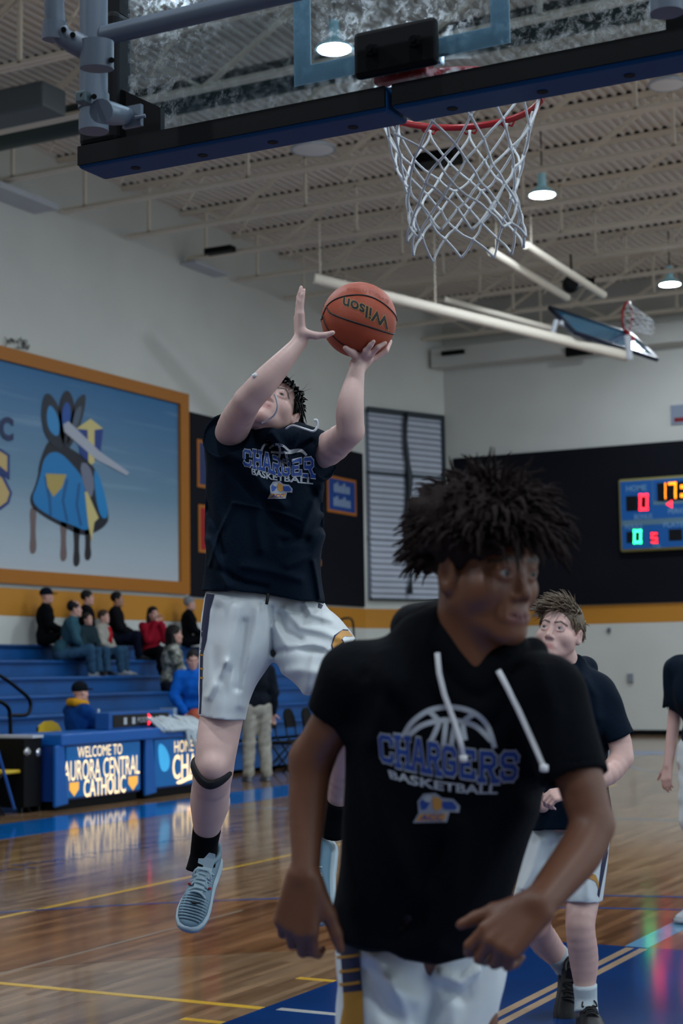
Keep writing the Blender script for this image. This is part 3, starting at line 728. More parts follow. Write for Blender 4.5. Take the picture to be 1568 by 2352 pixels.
b = MB(); b.cyl((XL+.2, 18.2, 9.3), (-4, 18.2, 9.3), .22, n=16); tag(b.obj('roof_duct', mat('dark_green_duct', '20332f', .5), auto=40), 'dark round duct running between near roof joists', 'duct')

# ================================================================== MURAL
M_border = mat('mural_gold_frame', 'a5640c', .55)
mur = E('mural', (XL, 20.5, 2.9), 'large gold framed blue wall mural with cropped school lettering', 'mural')
Y0m, Y1m = 12.5, 25.0
for lo, hi in (((XL, Y0m, 6.36), (XL+.09, Y1m, 6.575)), ((XL, Y0m, 2.895), (XL+.09, Y1m, 3.115)), ((XL, Y1m-.285, 3.115), (XL+.09, Y1m, 6.36))): MB().mm(lo, hi).obj('frame_board', M_border, mur)
def mural_mat():
    m = bpy.data.materials.new('mural_sky_print'); m.use_nodes = True; nt = m.node_tree; b = nt.nodes['Principled BSDF']; L = nt.links.new
    tc = nt.nodes.new('ShaderNodeTexCoord'); sp = nt.nodes.new('ShaderNodeSeparateXYZ'); L(tc.outputs['Object'], sp.inputs[0])
    mr = nt.nodes.new('ShaderNodeMapRange'); mr.inputs[1].default_value = .2; mr.inputs[2].default_value = 3.5; L(sp.outputs[2], mr.inputs[0])
    cr = nt.nodes.new('ShaderNodeValToRGB'); L(mr.outputs[0], cr.inputs[0]); e = cr.color_ramp.elements
    e[0].color = (*lin('b3bcc2'), 1); e[1].color = (*lin('1f6596'), 1); n = e.new(.45); n.color = (*lin('6a8ba0'), 1); n = e.new(.15); n.color = (*lin('a5b3bb'), 1)
    mp = nt.nodes.new('ShaderNodeMapping'); mp.inputs['Rotation'].default_value = (.16, 0, 0); mp.inputs['Scale'].default_value = (1, .25, 5); L(tc.outputs['Object'], mp.inputs[0])
    nz = nt.nodes.new('ShaderNodeTexNoise'); nz.inputs['Scale'].default_value = 1.2; nz.inputs['Detail'].default_value = 2; L(mp.outputs[0], nz.inputs[0])
    m2 = nt.nodes.new('ShaderNodeMapRange'); m2.inputs[1].default_value = .55; m2.inputs[2].default_value = .8; m2.inputs[4].default_value = .3; L(nz.outputs[0], m2.inputs[0])
    mx = nt.nodes.new('ShaderNodeMix'); mx.data_type = 'RGBA'; L(m2.outputs[0], mx.inputs[0]); L(cr.outputs[0], mx.inputs[6]); mx.inputs[7].default_value = (*lin('a9c3d3'), 1)
    L(mx.outputs[2], b.inputs['Base Color']); b.inputs['Roughness'].default_value = .5
    return m
MB().mm((XL, Y0m, 3.1), (XL+.03, Y1m-.28, 6.37)).obj('printed_panel', mural_mat(), mur)
def mpoly(px, z, m, name='emblem_print', parent=mur, ax=0, v=XL, it=0):
    P = chaikin(px, it) if it else V(px); W = np.array([on(x, y, ax, v) for x, y in P]); 
    W[:, ax] = v+(z if ax == 0 else -z)
    n = len(W); W2 = W.copy(); W2[:, ax] -= (.001 if ax == 0 else -.001)
    o = mobj(name, np.r_[W, W2], [tuple(range(n)), tuple(range(n, 2*n))[::-1]]+[(i, n+i, n+(i+1) % n, (i+1) % n) for i in range(n)], m, parent); return o
def pc(c): return mat('print_'+c, c, .5)
# plain heraldic stand-in for the artwork on the mural: plumes, shield, staff, draped cloth and ribbons
for x, y0, y1 in ((72, 1165, 1275), (142, 1195, 1292), (172, 1205, 1304), (198, 1205, 1290)): mpoly([(x-9, y0), (x+9, y0), (x+5, (y0+y1)/2), (x+9, y1-12), (x, y1), (x-9, y1-8), (x-5, (y0+y1)/2)], .034, pc('1c191e' if x > 160 else '6f5d5c'), it=2)
mpoly([(112, 1000), (150, 1025), (190, 1050), (222, 1085), (250, 1188), (235, 1212), (205, 1228), (180, 1230), (140, 1210), (100, 1190), (58, 1158), (82, 1105), (86, 1060)], .034, pc('0c1422'), it=2)
mpoly([(98, 1045), (130, 1035), (165, 1070), (188, 1100), (196, 1160), (207, 1200), (196, 1222), (160, 1205), (120, 1192), (64, 1154), (86, 1105)], .036, pc('0f77b4'), it=2)
mpoly([(210, 1070), (228, 1100), (248, 1185), (230, 1195), (216, 1150)], .036, pc('1582bf'), it=2)
for P in ([(100, 1095), (110, 1150), (112, 1185)], [(150, 1100), (140, 1150), (150, 1198)], [(178, 1110), (172, 1160), (182, 1208)]): mpoly([(x-3, y) for x, y in P]+[(x+3, y) for x, y in P[::-1]], .038, pc('0a5488'))
for P, c1, c2 in (([(140, 1040), (100, 1010), (88, 950), (100, 895), (128, 925), (146, 980)], '16202e', '2f86bd'), ([(145, 1040), (128, 980), (132, 920), (150, 890), (168, 925), (164, 985)], '101826', '1b4f9c'), ([(150, 1040), (152, 985), (166, 925), (194, 898), (190, 945), (172, 1000)], '222a33', '4a5a6c')):
    mpoly(P, .035+.001*len(c1), pc(c1), it=2); m_ = np.mean(P, 0); mpoly([m_+(V(p)-m_)*.55 for p in P], .0425, pc(c2), it=2)
mpoly([(170, 985), (203, 962), (232, 985), (226, 1040), (205, 1068), (180, 1045)], .044, pc('173a80')); mpoly([(170, 985), (203, 962), (232, 985), (212, 988), (212, 1062), (205, 1068), (198, 1062), (196, 988)], .045, pc('cdbd7c'))
mpoly([(140, 975), (152, 968), (225, 1038), (292, 1086), (285, 1092), (215, 1055), (142, 992)], .047, pc('a9adb8')); mpoly([(100, 1088), (148, 1090), (138, 1120), (118, 1142), (104, 1118)], .041, pc('b09a54'))
mpoly([(190, 1130), (196, 1130), (222, 1190), (212, 1200), (206, 1245), (198, 1205)], .041, pc('cdbd7c')); mpoly([(178, 1062), (200, 1066), (214, 1110), (205, 1150), (188, 1120)], .039, pc('6f7587'), it=1)
# cropped lettering at the edge of the frame
text_obj('lettering', 'C', on(10, 985, 0, XL)+V((.04, 0, 0)), (0, 1, 0), (0, 0, 1), .38, pc('132650'), mur, bold=.05)
text_obj('lettering', 'S', on(-30, 1098, 0, XL)+V((.04, 0, 0)), (0, 1, 0), (0, 0, 1), 1.02, pc('17306e'), mur, bold=.09, width=1.1); text_obj('lettering', 'S', on(-30, 1098, 0, XL)+V((.044, 0, 0)), (0, 1, 0), (0, 0, 1), .92, pc('c0a56a'), mur, bold=.04, width=.96)
b = MB(); 
for i in range(14): a = on(30, 790, 0, XL)+V((.05, random.uniform(-.1, .35), random.uniform(-.02, .05))); b.tube(spline([a, a+V((0, random.uniform(-.1, .1), random.uniform(-.05, .1))), a+V((0, random.uniform(-.2, .2), random.uniform(-.12, .1)))], 4), .006, 5)
tag(b.obj('loose_wire', M_black), 'tangle of dark wire on top of the gold mural frame', 'wire')
# small banners on the navy panel
def banner(x0, y0, x1, y1, body, label, txt=None):
    a, q = on(x0, y0, 0, XL+.065), on(x1, y1, 0, XL+.065); e = E('banner', ((XL+.065), (a[1]+q[1])/2, q[2]), label, 'banner', 'small banners on the navy wall panel')
    MB().mm((XL+.062, a[1], q[2]), (XL+.075, q[1], a[2])).obj('border', mat('banner_gold', 'a8621c', .6), e); MB().mm((XL+.07, a[1]+.07, q[2]+.06), (XL+.08, q[1]-.07, a[2]-.06)).obj('field', pc(body), e)
    return e, a, q
banner(452, 1008, 492, 1125, '17305e', 'gold edged dark blue banner half hidden behind the jumping shooter'); banner(455, 1158, 500, 1273, '9c1016', 'gold edged red banner half hidden behind the jumping shooter')
e, a, q = banner(750, 1090, 818, 1186, '123f86', 'gold edged blue banner with pale lettering by the louvred panel')
for z, w_ in ((.68, .75), (.3, .8)):
    yy = a[1]+(q[1]-a[1])*.5; zz = q[2]+(a[2]-q[2])*z
    for k in range(7): MB().mm((XL+.08, yy-w_/2+k*w_/7, zz-.09), (XL+.082, yy-w_/2+k*w_/7+w_/10, zz+.09+.04*math.sin(k*2))).obj('pale_lettering', pc('8fa0b4'), e)
banner(728, 1285, 737, 1300, 'a8621c', 'sliver of gold banner beside the shooter on the navy panel')
# ================================================================== SCOREBOARD
sb = E('scoreboard', (-9.2, YE, 3.96), 'blue electronic scoreboard with gold trim and lit digits', 'scoreboard')
X0s, X1s, Z0s, Z1s = -11.12, -7.3, 3.96, 5.56; yf = YE-.07
MB().mm((X0s, yf-.12, Z0s), (X1s, YE-.06, Z1s)).obj('cabinet', mat('scoreboard_trim', '8a8450', .5), sb, bevel=.05)
MB().mm((X0s+.06, yf-.13, Z0s+.06), (X1s-.06, yf-.1, Z1s-.06)).obj('face', mat('scoreboard_blue', '0c559c', .5, emit='0c559c', es=.12), sb)
M_sbt = mat('scoreboard_label', '6f9cc4', .6); ys = yf-.132
def sbx(x0, y0, x1, y1, m, name, d=.004):
    a, q = on(x0, y0, 1, ys), on(x1, y1, 1, ys); return MB().mm((a[0], ys-d, q[2]), (q[0], ys, a[2])).obj(name, m, sb)
M_win = mat('digit_window', '020408', .3)
sbx(1437, 1140, 1464, 1173, M_win, 'digit_window'); sbx(1464, 1138, 1491, 1173, M_win, 'digit_window'); sbx(1508, 1110, 1600, 1147, M_win, 'clock_window'); sbx(1438, 1222, 1452, 1247, M_win, 'digit_window'); sbx(1452, 1220, 1475, 1248, M_win, 'digit_window'); sbx(1535, 1216, 1567, 1241, M_win, 'digit_window'); sbx(1493, 1222, 1512, 1250, M_win, 'digit_window')
for x0, y0, x1, y1 in ((1428, 1196, 1600, 1199), (1497, 1103, 1500, 1150), (1499, 1151, 1600, 1154)): sbx(x0, y0, x1, y1, mat('scoreboard_line', '5d7f93', .6), 'divider_line')
def seg7(x0, y0, x1, y1, digit, m):
    segs = dict(zip('0157', ('abcdef', 'bc', 'acdfg', 'abc')))[digit]; w_ = (x1-x0)*.26; ym = (y0+y1)/2; b = MB()
    R_ = dict(a=(x0, y0, x1, y0+w_), g=(x0, ym-w_/2, x1, ym+w_/2), d=(x0, y1-w_, x1, y1), f=(x0, y0, x0+w_, ym), b=(x1-w_, y0, x1, ym), e=(x0, ym, x0+w_, y1), c=(x1-w_, ym, x1, y1))
    for s_ in segs:
        q = R_[s_]; a, c = on(q[0], q[1], 1, ys-.008), on(q[2], q[3], 1, ys-.008); b.mm((a[0], ys-.012, c[2]), (c[0], ys-.006, a[2]))
    b.obj('lit_digit', m, sb)
E_red = mat('led_red', 'ff3040', .5, emit='ff2a3c', es=3.2); E_amb = mat('led_amber', 'ff9020', .5, emit='ff8a18', es=3.0); E_grn = mat('led_green', '40ffb0', .5, emit='40ffb4', es=2.6)
seg7(1467, 1135, 1488, 1172, '0', E_red); seg7(1517, 1109, 1529, 1146, '1', E_amb); seg7(1534, 1108, 1553, 1145, '7', E_amb); seg7(1454, 1217, 1473, 1248, '0', E_grn); seg7(1495, 1224, 1509, 1247, '5', E_red)
for y in (1114, 1134): sbx(1562, y, 1570, y+8, E_amb, 'clock_colon', .01)
a = on(1536, 1158, 1, ys-.01); MB().prism([(0, 0), (.14, .09), (.14, -.09)], a-V((.07, 0, 0)), (1, 0, 0), (0, 0, 1), .004).obj('possession_arrow', E_red, sb)
def sbt(txt, x, y, h, w_=None): a = on(x, y, 1, ys); text_obj('label_text', txt, a-V((0, .002, 0)), (1, 0, 0), (0, 0, 1), h, M_sbt, sb, width=w_, bold=.02)
sbt('HOME', 1461, 1121, .13, .46); sbt('BONUS', 1477, 1186, .11, .4); sbt('FOULS', 1455, 1209, .11, .38); sbt('PLAYER', 1552, 1204, .11, .55); sbt('PERIOD', 1560, 1173, .11, .5); sbt('TOL', 1508, 1254, .1, .2)
# signs, outlets on far wall
a = on(1540, 932, 1, YE); q = on(1590, 972, 1, YE); s_ = E('wall_sign', ((a[0]+q[0])/2, YE, q[2]), 'small pale sign with a red strip high on the far wall', 'sign')
MB().mm((a[0], YE-.04, q[2]), (q[0], YE, a[2])).obj('plate', mat('sign_plate', '848ea0', .5), s_); MB().mm((a[0]+.08, YE-.05, q[2]+.05), (q[0]-.08, YE-.04, q[2]+.14)).obj('red_strip', mat('sign_red', '7a1016', .4), s_)
box_px('thermostat', 1395, 1442, 1403, 1453, 1, YE, .05, mat('grey_plastic', '5b5f66', .5), 'small grey thermostat under the gold stripe on the far wall', 'thermostat')
box_px('wall_outlet', 1441, 1547, 1455, 1568, 1, YE, .05, mat('grey_plate', '7e8288', .5), 'grey cover plate low on the pale far wall', 'outlet')
# poster on the corner wall
pa = V((*(A2+dt*1.28), 2.62))+V((*dn, 0))*.01
ps = E('poster', pa, 'small white poster with a dark portrait on the gold stripe', 'poster'); MB().box(pa, (.42, .008, .56), (ux, un, V((0, 0, 1)))).obj('sheet', mat('poster_paper', 'a8adb0', .6), ps); MB().lathe(pa+un*.005, [(0, 0), (.1, 0), (.1, .004), (0, .004)], un, 12).obj('picture', M_black, ps)
# ================================================================== BLEACHERS
M_ble = mat('blue_bleacher', '0e4d8a', .42, var=.25, vscale=1.2); M_bled = mat('blue_bleacher_tread', '0b3a6c', .45)
BZ = [.45+.25*k for k in range(7)]; BX = [-12.5-.58*k for k in range(7)]; BY0, BY1 = 9.5, 29.5
ble = E('bleachers', (-14.4, 19.5, 0), 'blue stepped gym bleachers along the side wall', 'bleachers')
for k in range(7):
    xb = BX[k+1] if k < 6 else XL+.02
    st = MB().mm((xb, BY0, BZ[k]-.27 if k else .06), (BX[k]-.05, BY1, BZ[k]-.045)).obj('riser', M_ble, ble)
    MB().mm((xb, BY0, BZ[k]-.045), (BX[k], BY1, BZ[k])).obj('seat_board', M_bled if k == 6 else M_ble, st, bevel=.012)
MB().mm((BX[6]-.2, BY0, .06), (BX[0]-.12, BY1, .45)).obj('skirt', M_black, ble)
# handrails
def rail(P, label, r=.024):
    b = MB(); b.tube(spline(P, 6), r, 8); return tag(b.obj('handrail', M_blackm, smooth=True), label, 'handrail', 'black aisle handrails on the bleachers')
xr = -13.2
rail([on(-60, 1520, 0, xr), on(5, 1555, 0, xr), on(45, 1585, 0, xr), on(66, 1605, 0, xr), on(70, 1625, 0, xr), on(60, 1642, 0, xr), on(20, 1643, 0, xr)], 'bent black handrail rising up the bleacher aisle')
rail([on(-40, 1600, 0, -12.7), on(0, 1612, 0, -12.7), on(18, 1625, 0, -12.7), on(23, 1645, 0, -12.7), on(24, 1700, 0, -12.7), V((-12.7, on(24, 1700, 0, -12.7)[1], .02))], 'black handrail end standing at the foot of the bleacher aisle')
rail([V((-15.6, on(780, 1440, 0, -15.6)[1], BZ[5])), on(780, 1440, 0, -15.6), on(783, 1424, 0, -15.6), on(795, 1420, 0, -15.6), on(808, 1424, 0, -15.6), on(812, 1450, 0, -15.6), V((-15.6, on(812, 1450, 0, -15.6)[1], 1.7))], 'black rail hoop at the far top end of the bleachers')
# water bottle on a step
def bottle(p, label, h=.22):
    e = E('water_bottle', p, label, 'bottle'); MB().lathe(p, [(0, 0), (.034, .0), (.036, .02), (.034, h*.62), (.013, h*.85), (.013, h*.9)], n=14).obj('body', mat('clear_plastic', 'a9bcc4', .15, spec=.8), e, auto=40); MB().lathe(V(p)+V((0, 0, h*.9)), [(.015, 0), (.015, .022), (0, .022)], n=10).obj('cap', mat('white_cap', 'c7ced2', .5), e)
pb = on(340, 1634, 2, BZ[1]); bottle((BX[1]-.12, on(340, 1634, 0, BX[1]-.12)[1], BZ[1]+.002), 'clear water bottle standing on an empty bleacher step')
# ================================================================== SCORER TABLE
XT = -11.15
tb = E('scorers_table', (-11.5, 16.2, 0), 'blue scorers table with glowing sign panels', 'table')
M_tbl = mat('blue_table_padding', '0c5aa6', .4, var=.05); M_sign = mat('lit_blue_sign', '0a5f9e', .3, emit='0a64a8', es=.22); M_let = mat('lit_lettering', 'ffe9c0', .5, emit='ffd898', es=1.3)
M_dkb = mat('dark_blue_side', '082f70', .45)
YT = [14.5, 16.22, 18.05]
for i in (0, 1):
    y0, y1 = YT[i], YT[i+1]-.1
    bd = MB().mm((XT-.6, y0, .10), (XT-.03, y1, .70)).obj('cabinet', M_dkb, tb)
    MB().mm((XT-.5, y0+.04, .0), (XT-.06, y1-.02, .12)).obj('plinth', M_black, tb)
    MB().mm((XT-.03, y0+.19, .125), (XT-.005, y1-.02, .685)).obj('sign_panel', M_sign, tb)
    MB().prism([(y0-.03, .04), (y0+.2, .06), (y0+.12, .71), (y0-.03, .71)], (XT-.03, 0, 0), (0, 1, 0), (0, 0, 1), .05).obj('end_padding', M_tbl, tb, bevel=.015)
    MB().mm((XT-.66, y0-.02+.07*(i == 0), .70), (XT+.04, y1+.1, .83)).obj('tabletop', M_tbl, tb, bevel=.02, seg=3)
    MB().cyl((XT-.1, y0+.12, .0), (XT-.1, y0+.12, .1), .03, n=8).obj('caster', M_chrome, tb)
def ttx(s, x0, y0, x1, y1, bold=.0):
    a, q = on(x0, y0, 0, XT), on(x1, y1, 0, XT); c = (a+q)/2; text_obj('lettering', s, c, (0, 1, 0), (0, 0, 1), a[2]-q[2], M_let, tb, bold=bold, width=q[1]-a[1], depth=.003)
ttx('WELCOME TO', 178, 1716, 280, 1732); ttx('AURORA CENTRAL', 146, 1749, 320, 1777); ttx('CATHOLIC', 192, 1790, 288, 1820, .012); ttx('HOME OF THE', 400, 1702, 500, 1720); ttx('CHARGERS', 396, 1734, 524, 1776, .012)
def shield(cx, cy, s_=11):
    mpoly([(cx-s_, cy-s_*1.3), (cx+s_, cy-s_*1.5), (cx+s_, cy), (cx, cy+s_*1.6), (cx-s_, cy+.2*s_)], .003, mat('lit_shield', 'e0a84a', .5, emit='e0a040', es=.9), 'shield', tb, v=XT)
shield(170, 1812); shield(305, 1798)
mpoly(chaikin([(402, 1796), (430, 1784), (475, 1768), (515, 1756), (515, 1766), (480, 1785), (440, 1788), (410, 1803)], 2), .003, M_let, 'lit_swash', tb, v=XT)
mpoly(chaikin([(362, 1706), (378, 1712), (390, 1740), (388, 1768), (372, 1775), (364, 1750)], 2), .003, mat('lit_cyan', '3f9fd0', .5, emit='3a9fd0', es=.7), 'emblem_print', tb, v=XT)
# possession box on the table
ya, yb_ = on(250, 1660, 0, XT-.2)[1], on(392, 1650, 0, XT-.2)[1]; pb = E('possession_box', (XT-.25, (ya+yb_)/2, .83), 'blue possession indicator box with red arrow on scorers table', 'indicator')
MB().mm((XT-.36, ya-.05, .83), (XT-.16, yb_, 1.03)).obj('case', mat('indicator_blue', '0d4f92', .5), pb, bevel=.012); MB().mm((XT-.165, ya+.02, .855), (XT-.15, yb_-.12, 1.0)).obj('dark_face', M_win, pb)
MB().mm((XT-.36, yb_, .83), (XT-.16, yb_+.07, 1.05)).obj('end_cap', mat('indicator_end', '7f93a8', .5), pb)
yc = (ya+yb_)/2+.08
MB().prism([(0, -.07), (.11, 0), (0, .07)], (XT-.149, yc, .93), (0, 1, 0), (0, 0, 1), .006).obj('red_arrow', E_red, pb)
for dy in (-.5, -.33, .28, .45): MB().mm((XT-.15, yc+dy, .885), (XT-.146, yc+dy+.06, .965)).obj('bonus_light', mat('dull_white', '9aa2a8', .5, emit='9aa2a8', es=.25), pb)
text_obj('label_text', 'POSS', (XT-.148, yc-.13, .93), (0, 1, 0), (0, 0, 1), .06, mat('dull_white', 'b0b8bc'), pb)
# towel heap hanging over the table end
b = MB(); rs = np.random.RandomState(5); yt0, yt1 = on(365, 1670, 0, XT)[1], on(462, 1670, 0, XT)[1]
for i in range(46):
    y = rs.uniform(yt0, yt1); h0 = .85+rs.uniform(0, .07); P = [(XT-.45+rs.uniform(-.1, .1), y, h0), (XT-.15, y+rs.uniform(-.06, .06), h0+.03), (XT+.05, y+rs.uniform(-.05, .05), .80), (XT+.07+rs.uniform(0, .03), y+rs.uniform(-.04, .04), .80-rs.uniform(0, .25)*(y > (yt0+yt1)/2))]
    b.tube(spline(P, 4), .022, 6)
tag(b.obj('string_heap', mat('white_cotton', 'b4bec2', .85), smooth=True), 'heap of white cord strands draped over the scorers table', 'cord')
bottle((XT-.45, on(233, 1690, 0, XT-.45)[1]-.06, .832), 'clear water bottle on the scorers table beside the seated scorekeeper', .24)
# black equipment cart beside the table
cy0, cy1 = on(58, 1760, 0, -11.3)[1], on(100, 1760, 0, -11.3)[1]
cart = E('equipment_cart', (-11.5, (cy0+cy1)/2, 0), 'black equipment cabinet with silver knobs beside the scorers table', 'cabinet')
MB().mm((-11.8, cy0-.02, .06), (-11.3, min(cy1+.06, 14.44), .80)).obj('cabinet', M_black, cart, bevel=.01)
MB().mm((-11.82, cy0+.1, .80), (-11.28, 14.44, .83)).obj('lid', M_whitep, cart)
for q in ((62, 1727), (88, 1729)): p = on(*q, 0, -11.3); MB().lathe(p, [(.05, -.01), (.05, .01), (.03, .03), (0, .032)], (1, 0, 0), 12).obj('knob', M_chrome, cart, auto=40)
for dy in (.0, .3): MB().cyl((-11.4, cy0+.05+dy, 0), (-11.4, cy0+.05+dy, .06), .03, n=8).obj('caster', M_blackm, cart)
# folding chairs
def folding_chair(y, x, label, cbody, cframe, text=None, group='folding chairs at the court side', rot=0.):
    e = E('folding_chair', (x, y, 0), label, 'chair', group); ca, sa = math.cos(rot), math.sin(rot)
    def W(a, b_, c): return V((x+a*ca-b_*sa, y+a*sa+b_*ca, c))      # a = towards the court
    for s in (-1, 1):
        MB().tube([W(.22, s*.22, 0), W(-.16, s*.22, .52), W(-.22, s*.21, .86)], .013, 8).obj('leg', cframe, e, smooth=True); MB().tube([W(-.24, s*.2, 0), W(.18, s*.2, .44)], .013, 8).obj('leg', cframe, e, smooth=True)
    ax = (V((ca, sa, 0)), V((-sa, ca, 0)), V((0, 0, 1)))
    MB().box(W(.0, 0, .45), (.40, .40, .04), ax).obj('seat', cbody, e, bevel=.015); tl = nrm(V((-.18*ca, -.18*sa, 1)))
    n_ = np.cross(ax[1], tl); pz = W(-.2, 0, .79)
    q = [(-.23, -.14), (.23, -.14), (.23, .0), (.17, .10), (.06, .14), (-.06, .14), (-.17, .10), (-.23, .0)]
    bk = MB().prism(q, pz-n_*.015, ax[1], tl, .03).obj('backrest', cbody, e)
    if text: text_obj('lettering', text, pz+n_*.02, ax[1], tl, .15, mat('navy_lettering', '0c2148', .6), bk, bold=.03, width=.36)
    MB().cyl(W(-.05, -.21, .2), W(-.05, .21, .2), .01, n=6).obj('stretcher', cframe, e)
M_ych = mat('yellow_vinyl', 'c9a92c', .45)
folding_chair(on(22, 1790, 0, -11.6)[1]-.2, -11.55, 'yellow folding chair with navy letters beside the black cabinet', M_ych, M_blackm, 'ACC')
folding_chair(on(-75, 1790, 0, -11.6)[1], -11.55, 'yellow folding chair with navy letters further from the scorers table', M_ych, M_blackm, 'ACC')
folding_chair(on(160, 1770, 0, -12.)[1], -12.1, 'yellow folding chair used by the scorekeeper', M_ych, M_blackm)
b = MB(); b.cyl(on(-12, 1700, 0, -10.9), on(33, 1858, 0, -10.95), .016, n=8); tag(b.obj('blue_pole', mat('blue_pole', '0f4c94', .4)), 'thin blue pole leaning against the yellow folding chair', 'pole')
for i, px in enumerate((690, 735, 775)):
    folding_chair(on(px, 1740, 0, -11.6)[1], -11.9, ('black folding chair beside the man in khaki trousers', 'second black folding chair along the sideline past the khaki trousers', 'third black folding chair along the sideline past the khaki trousers')[i], M_black, M_blackm, rot=.2)
# ================================================================== PEOPLE TOOLKIT
def rotv(v, ax, a):
    v = V(v); ax = nrm(ax); return v*math.cos(a)+np.cross(ax, v)*math.sin(a)+ax*(ax@v)*(1-math.cos(a))
def headframe(yaw, pitch, roll, base=None):
    """rows: e (viewer-right side), f (face direction), u (crown). yaw>0 turns to the viewer's right, pitch>0 looks up, roll>0 tips the crown to the viewer's right"""
    e0, f0, u0 = base if base is not None else (CR, -CF, CU)
    y, p, r = map(math.radians, (yaw, pitch, roll)); f = V((math.sin(y)*math.cos(p), math.sin(p), math.cos(y)*math.cos(p))); e = V((math.cos(y), 0, -math.sin(y))); u = np.cross(f, e)
    rz = lambda q: V((q[0]*math.cos(r)+q[1]*math.sin(r), -q[0]*math.sin(r)+q[1]*math.cos(r), q[2]))
    return np.array([q[0]*V(e0)+q[1]*V(u0)+q[2]*V(f0) for q in map(rz, (e, f, u))])
def skin_mat(name, col, lip, brow='1a1410', rough=.48, sss=.12):
    m = mat(name, col, rough, sss=sss, bump=.03, bscale=140, var=.08, vscale=9); nt = m.node_tree; b = nt.nodes['Principled BSDF']; L = nt.links.new
    src = b.inputs['Base Color'].links[0].from_socket
    for att, c in (('lip', lip), ('brow', brow)):
        a = nt.nodes.new('ShaderNodeAttribute'); a.attribute_name = att; mx = nt.nodes.new('ShaderNodeMix'); mx.data_type = 'RGBA'
        L(a.outputs['Fac'], mx.inputs[0]); L(src, mx.inputs[6]); mx.inputs[7].default_value = (*lin(c), 1); src = mx.outputs[2]
    L(src, b.inputs['Base Color']); return m
